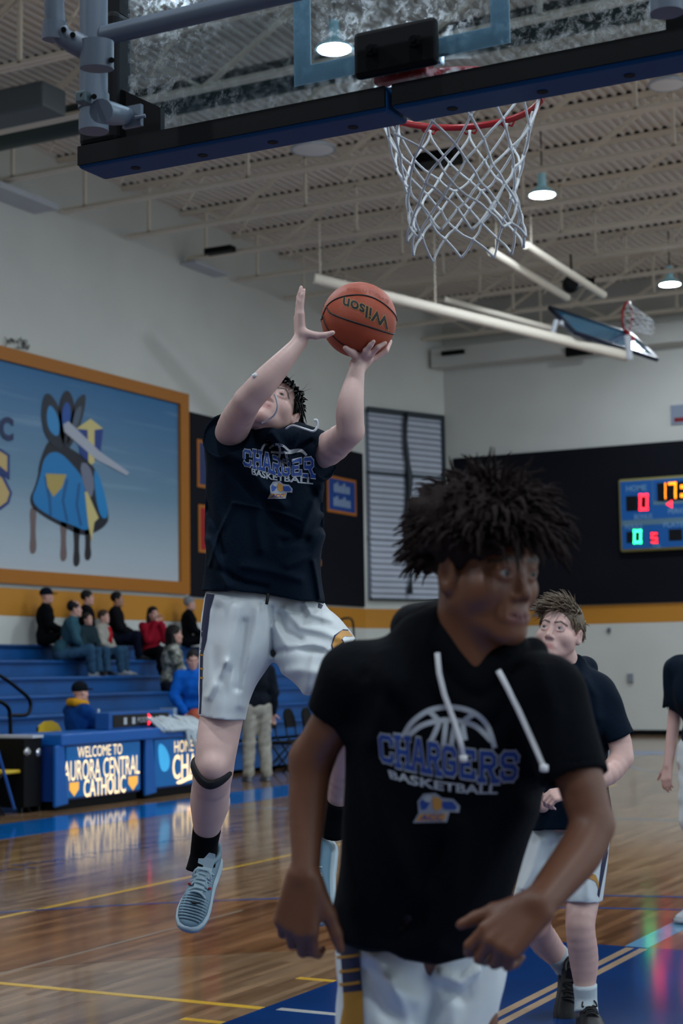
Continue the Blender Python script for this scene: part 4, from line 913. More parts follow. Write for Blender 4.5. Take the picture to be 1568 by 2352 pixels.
class Head:
    def __init__(s, c, R, sc=1.0): s.c = V(c); s.R = R; s.s = sc
    def w(s, x, y, z): return s.c+s.s*(s.R[0]*x+s.R[1]*y+s.R[2]*z)
    def loc(s, v): return ((v-s.c)@s.R.T)/s.s
    def build(s, fl, detail=True, jaw=1.0, nose=.112, lips=1.0):
        w, k, R = s.w, s.s, s.R
        def el(c, r, kk=.012, op='+'): fl.ell(w(*c), V(r)*k, R, kk*k, op)
        def cp(a, b, ra, rb=None, kk=.012, op='+'): fl.cap(w(*a), w(*b), ra*k, (ra if rb is None else rb)*k, kk*k, op)
        el((0, -.014, .036), (.074, .097, .088)); el((0, .026, -.038), (.057*jaw, .064, .080), .03)
        for q in (-1, 1):
            cp((q*.052*jaw, .0, -.055), (q*.016, .070, -.103), .018, .016, .025); el((q*.043, .052, -.026), (.024, .026, .024), .02)
            el((q*.080, -.010, -.012), (.011, .020, .033), .004)
        el((0, .076, -.102), (.022, .017, .016), .018); el((0, .074, -.071), (.030, .022, .022), .02)
        cp((-.036, .077, .022), (.036, .077, .022), .012, None, .016)
        if not detail:
            cp((0, .084, .004), (0, nose-.012, -.034), .008, .012, .01); return s
        cp((0, .082, .006), (0, nose-.011, -.034), .0075, .0115, .010)
        for q in (-1, 1):
            el((q*.0125, nose-.020, -.040), (.0085, .010, .0075), .006)
            el((q*.032, .098, .0), (.017, .014, .0085), .008, '-'); el((q*.054, .030, -.036), (.020, .036, .030), .02)
            el((q*.007, nose-.014, -.0475), (.004, .006, .004), .003, '-')
            for t0, t1 in ((-.9, -.35), (-.35, .35), (.35, .9)):       # lids
                a = lambda t, z: (q*.032+.0165*t, .0835-.005*t*t+(.004*(-t*q)), z)
                cp(a(t0, .0075*(1-t0*t0)+.0025), a(t1, .0075*(1-t1*t1)+.0025), .0052, None, .004); cp(a(t0, -.0065*(1-t0*t0)-.002), a(t1, -.0065*(1-t1*t1)-.002), .0044, None, .004)
            el((q*.089, -.005, -.010), (.007, .011, .020), .004, '-'); cp((q*.084, -.020, .010), (q*.087, -.002, .017), .004, .004, .004)
        for x0, x1 in ((-.026, -.013), (-.013, 0), (0, .013), (.013, .026)):
            y = lambda x: .0905-11*x*x
            cp((x0, y(x0), -.0685-.6*abs(x0)**1.3), (x1, y(x1), -.0685-.6*abs(x1)**1.3), .0048*lips, None, .004); cp((x0, y(x0)-.001, -.0795*(1 if lips == 1 else 1.015)+5*x0*x0), (x1, y(x1)-.001, -.0795*(1 if lips == 1 else 1.015)+5*x1*x1), .0056*lips, None, .004)
        cp((-.024, .092, -.0738), (.024, .092, -.0738), .0018, None, .002, '-')
        return s
    def attrs(s, o, v, lipw=.55):
        q = s.loc(v); x, y, z = q.T
        lip = np.clip(1-((np.abs(x)/.027)**4+((z+.0742)/.0135)**4), 0, 1)*np.clip((y-.074)/.008, 0, 1)
        ax = np.abs(x); bz = .0205+.006*np.clip((ax-.012)/.02, 0, 1)-.012*np.clip((ax-.036)/.02, 0, 1)
        brow = np.clip(1-np.abs(z-bz)/.0055, 0, 1)*((ax > .010) & (ax < .052))*(y > .05)*.9
        for n, a in (('lip', lip*lipw), ('brow', np.minimum(brow*1.6, 1))):
            at = o.data.attributes.new(n, 'FLOAT', 'POINT'); at.data.foreach_set('value', a.astype(np.float32))
    def eyes(s, parent, gaze, iris='2a1a10'):
        M0, M1, M2 = mat('eye_white', '9a9692', .5, spec=.2), mat('iris_'+iris, iris, .4, spec=.3), mat('pupil', '050505', .4, spec=.3)
        for q in (-1, 1):
            b = MB(); c = s.w(q*.032, .0755, 0); r = .0122*s.s; g = nrm(gaze)
            for a0, a1, m in ((0, 11, 2), (11, 27, 1), (27, 60, 0), (60, 95, 0)):
                b.cm = m; pr = [(r*math.sin(math.radians(a)), r*math.cos(math.radians(a))) for a in (a0, (a0+a1)/2, a1)]
                x_, y_, z_ = frame(g); vs = []; n = 16
                for rr_, hh in pr:
                    for k in range(n): t = 2*math.pi*k/n; vs.append(c+z_*hh+(x_*math.cos(t)+y_*math.sin(t))*rr_)
                b.add(vs, [(i*n+k, i*n+(k+1) % n, (i+1)*n+(k+1) % n, (i+1)*n+k) for i in range(2) for k in range(n)])
            b.cm = 1; b.obj('eye', [M0, M1, M2], parent, smooth=True)
def hand(fl, wr, f, n, L=.19, curl=((15, 20, 15),)*4, spread=.0, thumb=(.55, .75, .35), thcurl=(.0, .25), flip=1, k=.009):
    """f finger direction, n palm normal (fingers curl to it), thumb side = flip * (n x f)"""
    f = nrm(f); n = V(n); n = nrm(n-f*(n@f)); t = flip*np.cross(n, f); s = L/.19; wr = V(wr)
    offs = (.029, .0095, -.0105, -.029); fac = (.92, 1., .93, .76)
    for i in range(4):
        kn = wr+s*(f*(.094-.006*abs(i-1))+t*offs[i]-n*.002); fl.cap(wr+s*(t*offs[i]*.55+f*.005), kn, .0165*s, .0125*s, k*s)
        d0 = nrm(f+t*spread*(1.5-i)*.5); p = kn; a = 0.
        for j, (ln, r0, r1) in enumerate(((.045, .0105, .0092), (.027, .0092, .0085), (.021, .0085, .0068))):
            a += math.radians(curl[i % len(curl)][j]); d = d0*math.cos(a)+n*math.sin(a); q = p+d*ln*fac[i]*s
            fl.cap(p, q, r0*s*(.9 if i == 3 else 1), r1*s*(.9 if i == 3 else 1), .004*s); p = q
    p = wr+s*(f*.022+t*.022+n*.006); d = nrm(f*thumb[0]+t*thumb[1]+n*thumb[2])
    for j, (ln, r0, r1) in enumerate(((.045, .0175, .0135), (.034, .0125, .0112), (.027, .0110, .0085))):
        q = p+d*ln*s; fl.cap(p, q, r0*s, r1*s, (.012, .006, .004)[j]*s); p = q
        if j < 2: d = nrm(d+n*thcurl[j]+f*.25)
def tufts(name, hd, n, mask, length, r, mt, parent, out=1.0, flow=(0, 0, 0), grav=0., jit=.35, seed=1, seg=5, lift=.0, curl=0., sides=5):
    """hair as many tapered locks growing from the skull; flow in head axes"""
    rs = np.random.RandomState(seed); b = MB(); made = 0; tries = 0
    while made < n and tries < n*30:
        tries += 1; d = rs.randn(3); d /= np.linalg.norm(d)
        if not mask(d): continue
        made += 1; p = V((0, -.014, .036))+d*V((.073+lift, .096+lift, .087+lift)); nr = nrm(d/V((.075, .097, .09))); L = length(d)*rs.uniform(.65, 1.25)
        fw = V(flow(d) if callable(flow) else flow); dr = nrm(nr*out+fw+rs.randn(3)*jit); pts = [p-nr*.004]; sw = rs.randn(3)*curl
        for i in range(seg): p = p+dr*L/seg; dr = nrm(dr+V((0, 0, -grav))*(i+1)/seg+sw*(1 if i % 2 else -1)); pts.append(p.copy())
        rr = r*rs.uniform(.7, 1.3)*hd.s; b.tube([hd.w(*q) for q in pts], [rr*(1-.85*(i/seg)**1.5) for i in range(seg+1)], sides, cap=False)
    return b.obj(name, mt, parent, smooth=True)
# ---- shoes
def shoe(parent, heel, toe_dir, up, L=.3, upper=None, sole=None, lace=None, toe=None, tongue=None, name='shoe', lod=1):
    y = nrm(toe_dir); z = V(up); z = nrm(z-y*(z@y)); x = np.cross(y, z); s = L/.3; o = V(heel)
    W = lambda a, b_, c: o+s*(x*a+y*b_+z*c)
    st = [0, .012, .035, .08, .12, .16, .2, .24, .27, .288, .298]; hw = [.018, .030, .036, .037, .037, .041, .047, .049, .043, .030, .012]; tz = [.075, .098, .108, .102, .098, .086, .070, .056, .047, .040, .030]
    e = E(name, o, parent=parent)
    rings = []
    for a, h, t in zip(st, hw, tz):
        ring = []
        for k in range(14):
            th = math.pi*2*k/14; cx, sz = math.cos(th), math.sin(th); ring.append(W(h*math.copysign(abs(cx)**.75, cx), a, .018+(t-.018)*(.5+.5*math.copysign(abs(sz)**.8, sz))))
        rings.append(ring)
    up_ = MB().loft(rings).obj('upper', upper, e, smooth=True)
    rings = []
    for a, h in zip(st, hw): rings.append([W(q*(h+.006), a+(.006 if a > .28 else -.006 if a < .01 else 0), c) for q, c in ((-1, .004), (-1, .026), (0, .028), (1, .026), (1, .004), (0, .0))])
    MB().loft(rings).obj('sole', sole, e, smooth=True)
    if toe:
        b = MB()
        for i in range(9): a = .205+.0095*i; h = np.interp(a, st, hw); t = np.interp(a, st, tz); b.tube([W(h*math.cos(q)*.98, a, .018+(t-.018)*(.5+.5*math.sin(q))+.0008) for q in np.linspace(.35, math.pi-.35, 9)], .0026*s, 5)
        b.obj('toe_ribs', toe, e, smooth=True)
    if lace:
        b = MB(); b.loft([[W(q*w_, a, t+c) for q, c in ((-1, .0), (-1, .008), (1, .008), (1, .0))] for a, w_, t in ((.195, .016, .068), (.15, .022, .088), (.115, .026, .103), (.095, .028, .128), (.085, .026, .145))]); b.obj('tongue', tongue or upper, e, bevel=.003)
        for i in range(6):
            a = .125+.0145*i; t = np.interp(a, st, tz); q = 1 if i % 2 else -1
            MB().tube(spline([W(-.032, a+.005*q, t-.012), W(-.012, a, t+.008), W(.012, a-.002*q, t+.008), W(.032, a-.005*q, t-.012)], 4), .0042*s, 6).obj('lace', lace, e, smooth=True)
        for q in (-1, 1): MB().tube(spline([W(0, .125, .108), W(q*.022, .135, .118), W(q*.03, .15, .098), W(q*.012, .145, .1), W(q*.028, .175, .08)], 4), .0036*s, 6).obj('lace', lace, e, smooth=True)
    b = MB(); b.tube([W(.030*math.cos(q), .055+.045*math.sin(q), .108+.012*math.sin(q)**2*(1 if math.sin(q) < 0 else .2)) for q in np.linspace(0, 2*math.pi, 20, endpoint=False)], .0085*s, 8, closed=True); b.obj('collar', upper, e, smooth=True)
    return e, W, up_
# ---- block lettering
GL = dict(C=[[(.7, .66), (.7, .78), (.6, .88), (.22, .88), (.12, .78), (.12, .22), (.22, .12), (.6, .12), (.7, .22), (.7, .34)]], H=[[(.14, .06), (.14, .94)], [(.68, .06), (.68, .94)], [(.14, .5), (.68, .5)]],
          A=[[(.1, .06), (.34, .92), (.46, .92), (.72, .06)], [(.22, .34), (.6, .34)]], R=[[(.14, .06), (.14, .88), (.56, .88), (.68, .78), (.68, .58), (.56, .48), (.14, .48)], [(.42, .48), (.7, .06)]],
          G=[[(.7, .70), (.7, .78), (.6, .88), (.22, .88), (.12, .78), (.12, .22), (.22, .12), (.6, .12), (.7, .22), (.7, .46), (.44, .46)]], E=[[(.68, .72), (.68, .88), (.14, .88), (.14, .12), (.68, .12), (.68, .28)], [(.14, .5), (.5, .5)]],
          S=[[(.68, .70), (.68, .78), (.58, .88), (.22, .88), (.12, .78), (.12, .62), (.22, .52), (.58, .48), (.68, .38), (.68, .22), (.58, .12), (.22, .12), (.12, .22), (.12, .32)]])
SERIF = dict(H=[(.14, .05), (.14, .95), (.68, .05), (.68, .95)], A=[(.1, .05), (.72, .05)], R=[(.14, .05), (.72, .05)], E=[], C=[], G=[], S=[])
def strokes(polys, hw):
    vs = []; fs = []
    for P in polys:
        P = [V(p) for p in P]
        for i in range(len(P)-1):
            d = nrm(P[i+1]-P[i]); n_ = V((-d[1], d[0]))*hw; a = P[i]-d*hw*.7; b_ = P[i+1]+d*hw*.7; k = len(vs); vs += [a+n_, a-n_, b_-n_, b_+n_]; fs.append((k, k+1, k+2, k+3))
    return np.array(vs), fs
def word(txt, hw, adv=.9):
    V_, F_ = [], []; n = 0
    for i, ch in enumerate(txt):
        polys = list(GL[ch])+[[(x-.13, y), (x+.13, y)] for x, y in SERIF[ch]]
        v, f = strokes(polys, hw); v = v+[i*adv, 0]; V_.append(v); F_ += [tuple(a+n for a in q) for q in f]; n += len(v)
    return np.concatenate(V_), F_, adv*len(txt)
def band_warp(top, bot, width):
    """map (x 0..width, y 0..1) between two traced pixel curves"""
    T, B = V(top), V(bot)
    def wf(x, y):
        t = x/width; xt = np.interp(t, np.linspace(0, 1, len(T)), T[:, 0]); yt = np.interp(t, np.linspace(0, 1, len(T)), T[:, 1]); xb = np.interp(t, np.linspace(0, 1, len(B)), B[:, 0]); yb = np.interp(t, np.linspace(0, 1, len(B)), B[:, 1])
        return xb+(xt-xb)*y, yb+(yt-yb)*y
    return wf
def chest_word(parent, bvh, txt, top, bot, m_out, m_in, off=.002):
    wd = None
    for hw, m, o in ((.135, m_out, off), (.082, m_in, off+.0012)):
        v, f, wd = word(txt, hw); decal('lettering', v, f, m, bvh, band_warp(top, bot, wd), parent, o, cuts=1)
def chest_text(parent, bvh, txt, top, bot, m, off=.002, bold=.03):
    v, f = text2d(txt, bold); lo, hi = v.min(0), v.max(0); v = (v-lo)/(hi-lo); decal('lettering', v, f, m, bvh, band_warp(top, bot, 1.0), parent, off, cuts=1)
def px_poly(parent, bvh, poly, m, off=.002, name='print_shape', it=0):
    P = chaikin(poly, it) if it else V(poly)
    from mathutils.geometry import tessellate_polygon
    T = tessellate_polygon([[Vector((a, b_, 0)) for a, b_ in P]]); decal(name, P, [tuple(t) for t in T], m, bvh, lambda x, y: (x, y), parent, off, cuts=3, keep=True)
def px_lines(parent, bvh, lines, hw, m, off=.002, name='print_line'):
    for ln in lines:
        P = np.array(spline([(a, b_, 0) for a, b_ in ln], 5))[:, :2]; n = len(P); d = np.gradient(P, axis=0); d /= np.linalg.norm(d, axis=1)[:, None]; nn = np.c_[-d[:, 1], d[:, 0]]*hw
        v = np.r_[P+nn, P-nn]; decal(name, v, [(i, i+1, n+i+1, n+i) for i in range(n-1)], m, bvh, lambda x, y: (x, y), parent, off)
def sleeve(fl, a, b, ra, rb, k=.02, wall=.007):
    a = V(a); b = V(b); m = .05; sl, x, y, z = fl.sub(np.minimum(a-ra, b-rb)-m, np.maximum(a+ra, b+rb)+m); e = b-a; L = np.linalg.norm(e); e = e/L
    t = (x-a[0])*e[0]+(y-a[1])*e[1]+(z-a[2])*e[2]; tc = np.clip(t, 0, L)
    d = np.sqrt((x-a[0]-tc*e[0])**2+(y-a[1]-tc*e[1])**2+(z-a[2]-tc*e[2])**2)
    over = np.maximum(t-L, 0); rad = np.sqrt(np.maximum(d*d-over*over, 0))-(ra+(rb-ra)*tc/L)
    D = np.maximum(np.where(t < L, d-(ra+(rb-ra)*tc/L), rad), t-L); cav = np.maximum(rad+wall, -(t-L*.86)); fl.put(sl, D.astype(np.float32), k, '+'); return (sl, cav.astype(np.float32))
def carve(fl, cavs):
    for sl, c in cavs: fl.F[sl] = np.maximum(fl.F[sl], -c)
# ================================================================== PLAYERS
M_skA = skin_mat('fair_skin', 'd4b0a6', 'a3555c'); M_skB = skin_mat('brown_skin', '6b432e', '5e3034', '0c0806'); M_skC = skin_mat('light_skin', 'd3aba0', 'b0605f', '2e2016')
def cloth(name, col, rough=.9, var=.1, sheen=.0, bs=90, bump=.18): return mat(name, col, rough, var=var, vscale=6, sheen=sheen, bump=bump, bscale=bs, spec=.12)
M_hood = cloth('navy_fleece', '03060c'); M_hoodS = cloth('navy_fleece_shooter', '071624'); M_short = mat('white_shorts_knit', 'd3d9da', .6, bump=.08, bscale=25, sheen=.1); M_cord = mat('white_drawcord', 'e4e6e8', .8)
M_pw = mat('print_white', 'a9b0b8', .7); M_pb = mat('print_royal', '1d4390', .6); M_pg = mat('print_gold', 'c08a3c', .6); M_pgr = mat('print_grey', '8f97a4', .7); M_pn = mat('print_navy', '0b1c48', .6)
M_navypan = mat('navy_side_panel', '0a1740', .6); M_goldpan = mat('gold_side_panel', 'b5801f', .6); M_sock = cloth('black_sock', '05060a', bs=200); M_wsock = cloth('white_sock', 'b9c3c8', bs=200)
M_strap = mat('black_strap', '06070a', .7)
def px_tube(name, pp, m, parent, n=12, flat=1.):
    b = MB(); b.tube(spline([U(x, y, d) for x, y, d, r in pp], 4), list(np.interp(np.linspace(0, len(pp)-1, (len(pp)-1)*4+1), range(len(pp)), [r*d/FPX for x, y, d, r in pp])), n); return b.obj(name, m, parent, smooth=True)
def bounds(pts, pad):
    P = np.array(pts); return P.min(0)-pad, P.max(0)+pad
def logo(parent, bvh, x0, y0, w, h, off):
    f = lambda L: [(x0+w*a, y0+h*b_) for a, b_ in L]
    px_poly(parent, bvh, f([(.10, .30), (.22, .05), (.48, .02), (.62, .18), (.86, .22), (1., .45), (.98, .66), (.78, .64), (.72, .98), (.0, 1.), (.12, .68)]), M_pgr, off, 'emblem')
    px_poly(parent, bvh, f([(.42, .12), (.60, .22), (.62, .5), (.5, .62), (.42, .5)]), M_pg, off+.0012, 'emblem'); px_poly(parent, bvh, f([(.62, .3), (.84, .3), (.94, .48), (.9, .58), (.68, .56), (.6, .46)]), M_pb, off+.0012, 'emblem')
    px_poly(parent, bvh, f([(.14, .34), (.24, .14), (.4, .12), (.38, .3), (.28, .55), (.18, .58)]), M_pb, off+.0012, 'emblem'); px_poly(parent, bvh, f([(.2, .2), (.32, .08), (.42, .14), (.36, .34), (.26, .3)]), M_pw, off+.0024, 'emblem'); px_poly(parent, bvh, f([(.15, .72), (.72, .70), (.66, .93), (.06, .94)]), M_pg, off+.0012, 'emblem')
    chest_text(parent, bvh, 'ACC', f([(.18, .74), (.66, .72)]), f([(.14, .92), (.62, .91)]), M_pb, off+.0024, .02)

# ------------------------------------------------------------------ the jumping shooter
def make_shooter():
    D = 5.42
    hd = Head((0, 0, 0), headframe(-14, 40, 14), .98); eye = hd.w(.032, .088, 0)-hd.c; hd.c = U(646, 905, 5.34)-eye
    ptsA = [U(x, y, d) for x, y, d in ((455, 690, 5.1), (455, 690, 5.8), (910, 690, 5.1), (910, 690, 5.8), (400, 1960, 5.1), (400, 1960, 5.9), (840, 1960, 5.1), (840, 1960, 5.9))]
    fl = Fld(*bounds(ptsA, .03), .0036)
    # torso core, pelvis, legs
    fl.limb([(640, 1010, 5.45, 36), (620, 1080, 5.45, 55), (610, 1200, 5.45, 58), (600, 1330, 5.45, 58), (600, 1420, 5.45, 60)], .03); fl.limb([(560, 1045, 5.45, 38), (705, 1050, 5.45, 38)], .03)
    fl.limb([(555, 1430, 5.44, 52), (525, 1560, 5.42, 48), (508, 1650, 5.36, 49), (497, 1720, 5.31, 46), (490, 1768, 5.30, 43), (484, 1800, 5.33, 40)], .03)
    fl.limb([(490, 1768, 5.31, 41), (482, 1830, 5.40, 44), (478, 1870, 5.45, 37), (472, 1920, 5.52, 26), (467, 1962, 5.56, 24)], .02); fl.limb([(494, 1842, 5.44, 33), (486, 1890, 5.5, 20)], .02)
    fl.ell(U(489, 1762, 5.245), (.034, .03, .036), np.array([CR, CF, CU]), .03)
    fl.limb([(650, 1440, 5.44, 50), (720, 1510, 5.38, 46), (790, 1585, 5.30, 44), (806, 1625, 5.30, 40)], .03); fl.limb([(806, 1625, 5.32, 40), (800, 1690, 5.42, 41), (790, 1760, 5.52, 37), (775, 1840, 5.62, 24), (768, 1890, 5.66, 21)], .02)
    # viewer-left arm (guide hand)
    fl.limb([(526, 1012, 5.42, 37), (541, 970, 5.30, 37), (568, 922, 5.17, 31)], .02); fl.limb([(567, 921, 5.17, 31), (598, 888, 5.15, 31), (625, 858, 5.15, 28), (655, 824, 5.16, 22), (682, 793, 5.18, 17), (690, 780, 5.19, 17)], .012)
    hand(fl, U(690, 782, 5.19), CU*.98-CR*.04+CF*.05, CR*.95+CF*.28, .172, ((4, 6, 4), (2, 5, 5), (2, 6, 5), (5, 8, 6)), .04, (-.25, .4, .85), (.0, -.1), flip=1)
    # viewer-right arm (shooting hand under the ball)
    fl.limb([(700, 1045, 5.44, 34), (752, 1032, 5.36, 38), (806, 990, 5.23, 30)], .02); fl.limb([(806, 990, 5.23, 29), (803, 955, 5.22, 31), (806, 920, 5.22, 28), (813, 880, 5.24, 22), (819, 852, 5.26, 17), (821, 838, 5.27, 17)], .012)
    bc_ = U(824, 735, 5.30); rb_ = 86.5*5.30/FPX+.011
    def onb(px, py, d): return bc_+nrm(U(px, py, d)-bc_)*rb_
    wr_ = U(822, 842, 5.28); pal = onb(835, 830, 5.29)
    fl.cap(wr_, pal, .027, .026, .012)
    for tip, mid, kn in (((905, 790, 5.36), (888, 808, 5.30), (860, 824, 5.30)), ((898, 800, 5.22), (880, 815, 5.21), (855, 826, 5.24)), ((880, 818, 5.14), (866, 825, 5.16), (846, 829, 5.2)), ((890, 790, 5.44), (872, 810, 5.40), (850, 824, 5.36))):
        a, b_, c_ = onb(*kn), onb(*mid), onb(*tip); fl.cap(pal, a, .017, .0115, .01); fl.cap(a, b_, .0105, .009, .004); fl.cap(b_, c_, .009, .007, .004)
    a, b_ = onb(806, 828, 5.22), onb(784, 818, 5.2); fl.cap(pal, a, .018, .013, .012); fl.cap(a, b_, .0125, .009, .006)
    hd.build(fl, jaw=.97); fl.cap(hd.w(0, -.02, -.05), U(640, 1010, 5.46), .058, .066, .02)
    v, q = fl.mesh(); v = relax(v, q, 1, .4)
    o = mobj('person', v, q, M_skA, None, U(600, 1960, 5.45), True); hd.attrs(o, v)
    tag(o, 'jumping player in navy hooded tee and white shorts releasing the ball', 'person')
    hd.eyes(o, hd.R[1]*.9+CU*.2+CR*.1, '241a14')
    # hair
    MH = mat('dark_brown_hair', '0b0a0d', .5, spec=.25)
    cap = Fld(*bounds([hd.w(x, y, z) for x in (-.1, .1) for y in (-.13, .1) for z in (-.08, .15)], .03), .005)
    cap.ell(hd.w(0, -.022, .042), V((.080, .098, .091))*hd.s, hd.R, .01); cap.ell(hd.w(0, .10, -.012), V((.09, .085, .075))*hd.s, hd.R, .02, '-'); cap.ell(hd.w(0, -.02, -.10), V((.1, .12, .075))*hd.s, hd.R, .02, '-')
    h = sdf_obj(cap, 'hair', MH, o)
    tufts('hair_locks', hd, 700, lambda d: d[2] > -.25 and not (d[1] > .55 and d[2] < .35) and not (abs(d[0]) > .8 and d[2] < -.1 and d[1] > 0), lambda d: .05 if d[2] > 0 else .03, .0036, MH, h, .22, lambda d: (.25*d[0], .5 if d[2] > .3 else -.6, -.6), .25, .16, 4, lift=.006)
    tufts('hair_wisps', hd, 14, lambda d: d[2] > .45, lambda d: .05, .0007, MH, h, .8, (.1, .3, 0), .1, .5, 8, lift=.004)
    # hoodie tee
    cl = Fld(*bounds([U(x, y, d) for x in (440, 800) for y in (950, 1420) for d in (5.2, 5.68)], .03), .0042)
    body = [(598, 975), (570, 985), (530, 985), (500, 985), (478, 1010), (470, 1060), (471, 1120), (469, 1200), (470, 1290), (468, 1340), (458, 1372), (460, 1440), (600, 1460), (745, 1450), (746, 1385), (737, 1350), (735, 1310), (742, 1235), (744, 1190), (738, 1120), (735, 1060), (728, 1012), (700, 1005), (672, 990), (655, 985), (630, 992)]
    cl.blob(body, (5.42, 600, 1200, 0, -.00003), [(960, .085), (1060, .135), (1300, .145)], 78, .02, clip=[(380, 900), (860, 900), (860, 1390), (743, 1384), (700, 1379), (640, 1370), (580, 1362), (520, 1357), (463, 1357), (380, 1357)], hollow=.032)
    c1 = sleeve(cl, U(535, 1030, 5.42), U(520, 1000, 5.335), .092, .083, .03); c2 = sleeve(cl, U(690, 1040, 5.42), U(752, 1048, 5.36), .098, .078, .03)
    # hood collar round the neck
    cl.limb([(592, 990, 5.40, 20), (612, 1002, 5.33, 19), (640, 1008, 5.31, 18), (668, 998, 5.35, 18), (682, 985, 5.42, 18)], .02); cl.limb([(592, 990, 5.44, 20), (600, 985, 5.52, 24), (640, 985, 5.56, 28), (682, 985, 5.48, 22)], .02)
    F0 = (4.9, 5.42)
    for P, w_, a in (([(505, 1030), (560, 1060), (600, 1110), (650, 1160)], 10, .010), ([(520, 1060), (575, 1120), (640, 1200), (700, 1240)], 12, -.010), ([(738, 1120), (715, 1170), (690, 1230)], 9, .010), ([(742, 1230), (715, 1275), (660, 1300)], 10, .009), ([(740, 1200), (700, 1235), (650, 1245)], 9, -.009), ([(480, 1240), (500, 1290), (520, 1345)], 9, .010), ([(470, 1150), (500, 1210), (510, 1270)], 9, -.008), ([(600, 1130), (590, 1200), (600, 1260)], 12, .008),
                     ([(625, 995), (650, 1030), (668, 1060)], 7, .012), ([(612, 1012), (640, 1048), (652, 1062)], 6, -.014), ([(655, 1062), (690, 1030), (715, 1015)], 7, -.010), ([(700, 1100), (725, 1140), (738, 1170)], 8, -.008), ([(560, 1300), (620, 1310), (690, 1330)], 10, .007), ([(505, 1310), (560, 1340), (610, 1350)], 8, -.007), ([(720, 1290), (728, 1330), (735, 1375)], 6, .010), ([(535, 1155), (590, 1165), (650, 1180), (690, 1195)], 3.5, .006), ([(535, 1157), (500, 1230), (480, 1300)], 3.5, .006)): cl.fold(P, w_, a*1.7, *F0)
    cl.noise(.0035, .16, 3); carve(cl, [c1, c2])
    shirt, bv, _ = sdf_obj(cl, 'hooded_tee', M_hoodS, o, want_bvh=True)
    chest_word(shirt, bv, 'CHARGER', [(557, 1030), (585, 1034), (610, 1039), (636, 1047), (660, 1058), (692, 1050), (723, 1048)], [(557, 1070), (585, 1076), (610, 1081), (636, 1091), (660, 1095), (692, 1094), (725, 1097)], M_pw, M_pb)
    chest_text(shirt, bv, 'BASKETBALL', [(577, 1075), (615, 1085), (660, 1092), (720, 1096)], [(578, 1090), (615, 1101), (660, 1107), (719, 1113)], M_pw)
    px_lines(shirt, bv, [[(600, 1036), (604, 1026), (610, 1020), (616, 1022)], [(618, 1030), (632, 1021), (650, 1024), (664, 1035), (676, 1034), (692, 1034), (704, 1046)], [(640, 1022), (643, 1036), (640, 1055)], [(622, 1038), (645, 1040), (655, 1038)], [(655, 1040), (668, 1040), (690, 1036), (703, 1045)], [(656, 1038), (658, 1050), (662, 1056)]], 2.6, M_pw)
    logo(shirt, bv, 614, 1104, 58, 42, .002)
    for P in ([(602, 972, 5.22, 2.2), (628, 955, 5.17, 2.2), (637, 935, 5.14, 2.3), (634, 915, 5.13, 2.3), (630, 905, 5.13, 2.3)], [(657, 985, 5.28, 2.2), (672, 977, 5.22, 2.4), (700, 985, 5.18, 2.6), (720, 990, 5.17, 2.8), (729, 978, 5.17, 2.8), (727, 965, 5.17, 3), (721, 966, 5.17, 3.4)]): px_tube('drawcord', P, M_cord, shirt, 8)
    px_tube('drawcord_tip', [(580, 865, 5.12, 5), (586, 862, 5.12, 6), (590, 860, 5.12, 4)], M_cord, shirt, 8)
    # shorts
    sh = Fld(*bounds([U(x, y, d) for x in (430, 840) for y in (1340, 1680) for d in (5.12, 5.66)], .02), .0042)
    legL = [(478, 1330), (462, 1400), (458, 1480), (455, 1560), (455, 1640), (455, 1720), (560, 1730), (562, 1650), (580, 1585), (618, 1530), (628, 1508), (650, 1450), (660, 1330)]
    legR = [(560, 1330), (600, 1420), (622, 1505), (650, 1545), (706, 1600), (760, 1660), (860, 1540), (815, 1462), (780, 1420), (744, 1392), (735, 1330)]
    sh.blob(legL, (5.40, 520, 1500, 0, -.00018), .135, 62, .03, clip=[(380, 1320), (760, 1320), (760, 1640), (562, 1654), (530, 1655), (490, 1651), (455, 1644), (380, 1640)], hollow=.028)
    sh.blob(legR, (5.38, 680, 1500, 0, -.0007), .125, 62, .03, clip=[(480, 1320), (900, 1320), (900, 1440), (815, 1468), (712, 1597), (690, 1590), (560, 1460)], hollow=.028)
    for P, w_, a in (([(622, 1395), (624, 1440), (626, 1500)], 6, -.016), ([(545, 1395), (535, 1450), (520, 1520)], 11, .014), ([(590, 1400), (580, 1470), (560, 1560), (556, 1620)], 11, .013), ([(500, 1400), (490, 1480), (500, 1560)], 12, -.010), ([(560, 1430), (555, 1500), (545, 1580)], 9, -.011), ([(478, 1600), (500, 1560), (520, 1520)], 8, .012), ([(655, 1400), (690, 1440), (740, 1450), (790, 1470)], 9, .014), ([(640, 1410), (655, 1450), (690, 1470)], 7, -.014), ([(632, 1440), (660, 1490), (720, 1480), (780, 1500)], 9, .012), ([(628, 1500), (680, 1490), (740, 1495)], 8, -.013), ([(690, 1395), (700, 1425), (735, 1430)], 8, -.010), ([(650, 1545), (690, 1540), (750, 1545)], 12, .010), ([(700, 1590), (710, 1550), (720, 1510)], 9, .009), ([(700, 1385), (715, 1410), (760, 1425)], 6, .012)): sh.fold(P, w_*1.05, a*.8, 4.9, 5.40)
    sh.noise(.0014, .13, 9)
    short, bs, _ = sdf_obj(sh, 'shorts', M_short, o, want_bvh=True)
    px_poly(short, bs, [(468, 1362), (492, 1366), (482, 1400), (474, 1470), (466, 1500), (464, 1580), (461, 1640), (452, 1640), (453, 1500), (460, 1420)], M_navypan, .003, 'side_panel')
    for y in (1503, 1535, 1556): px_lines(short, bs, [[(450, y-2), (458, y), (466, y+2)]], 2.0, M_goldpan, .004, 'side_stripe')
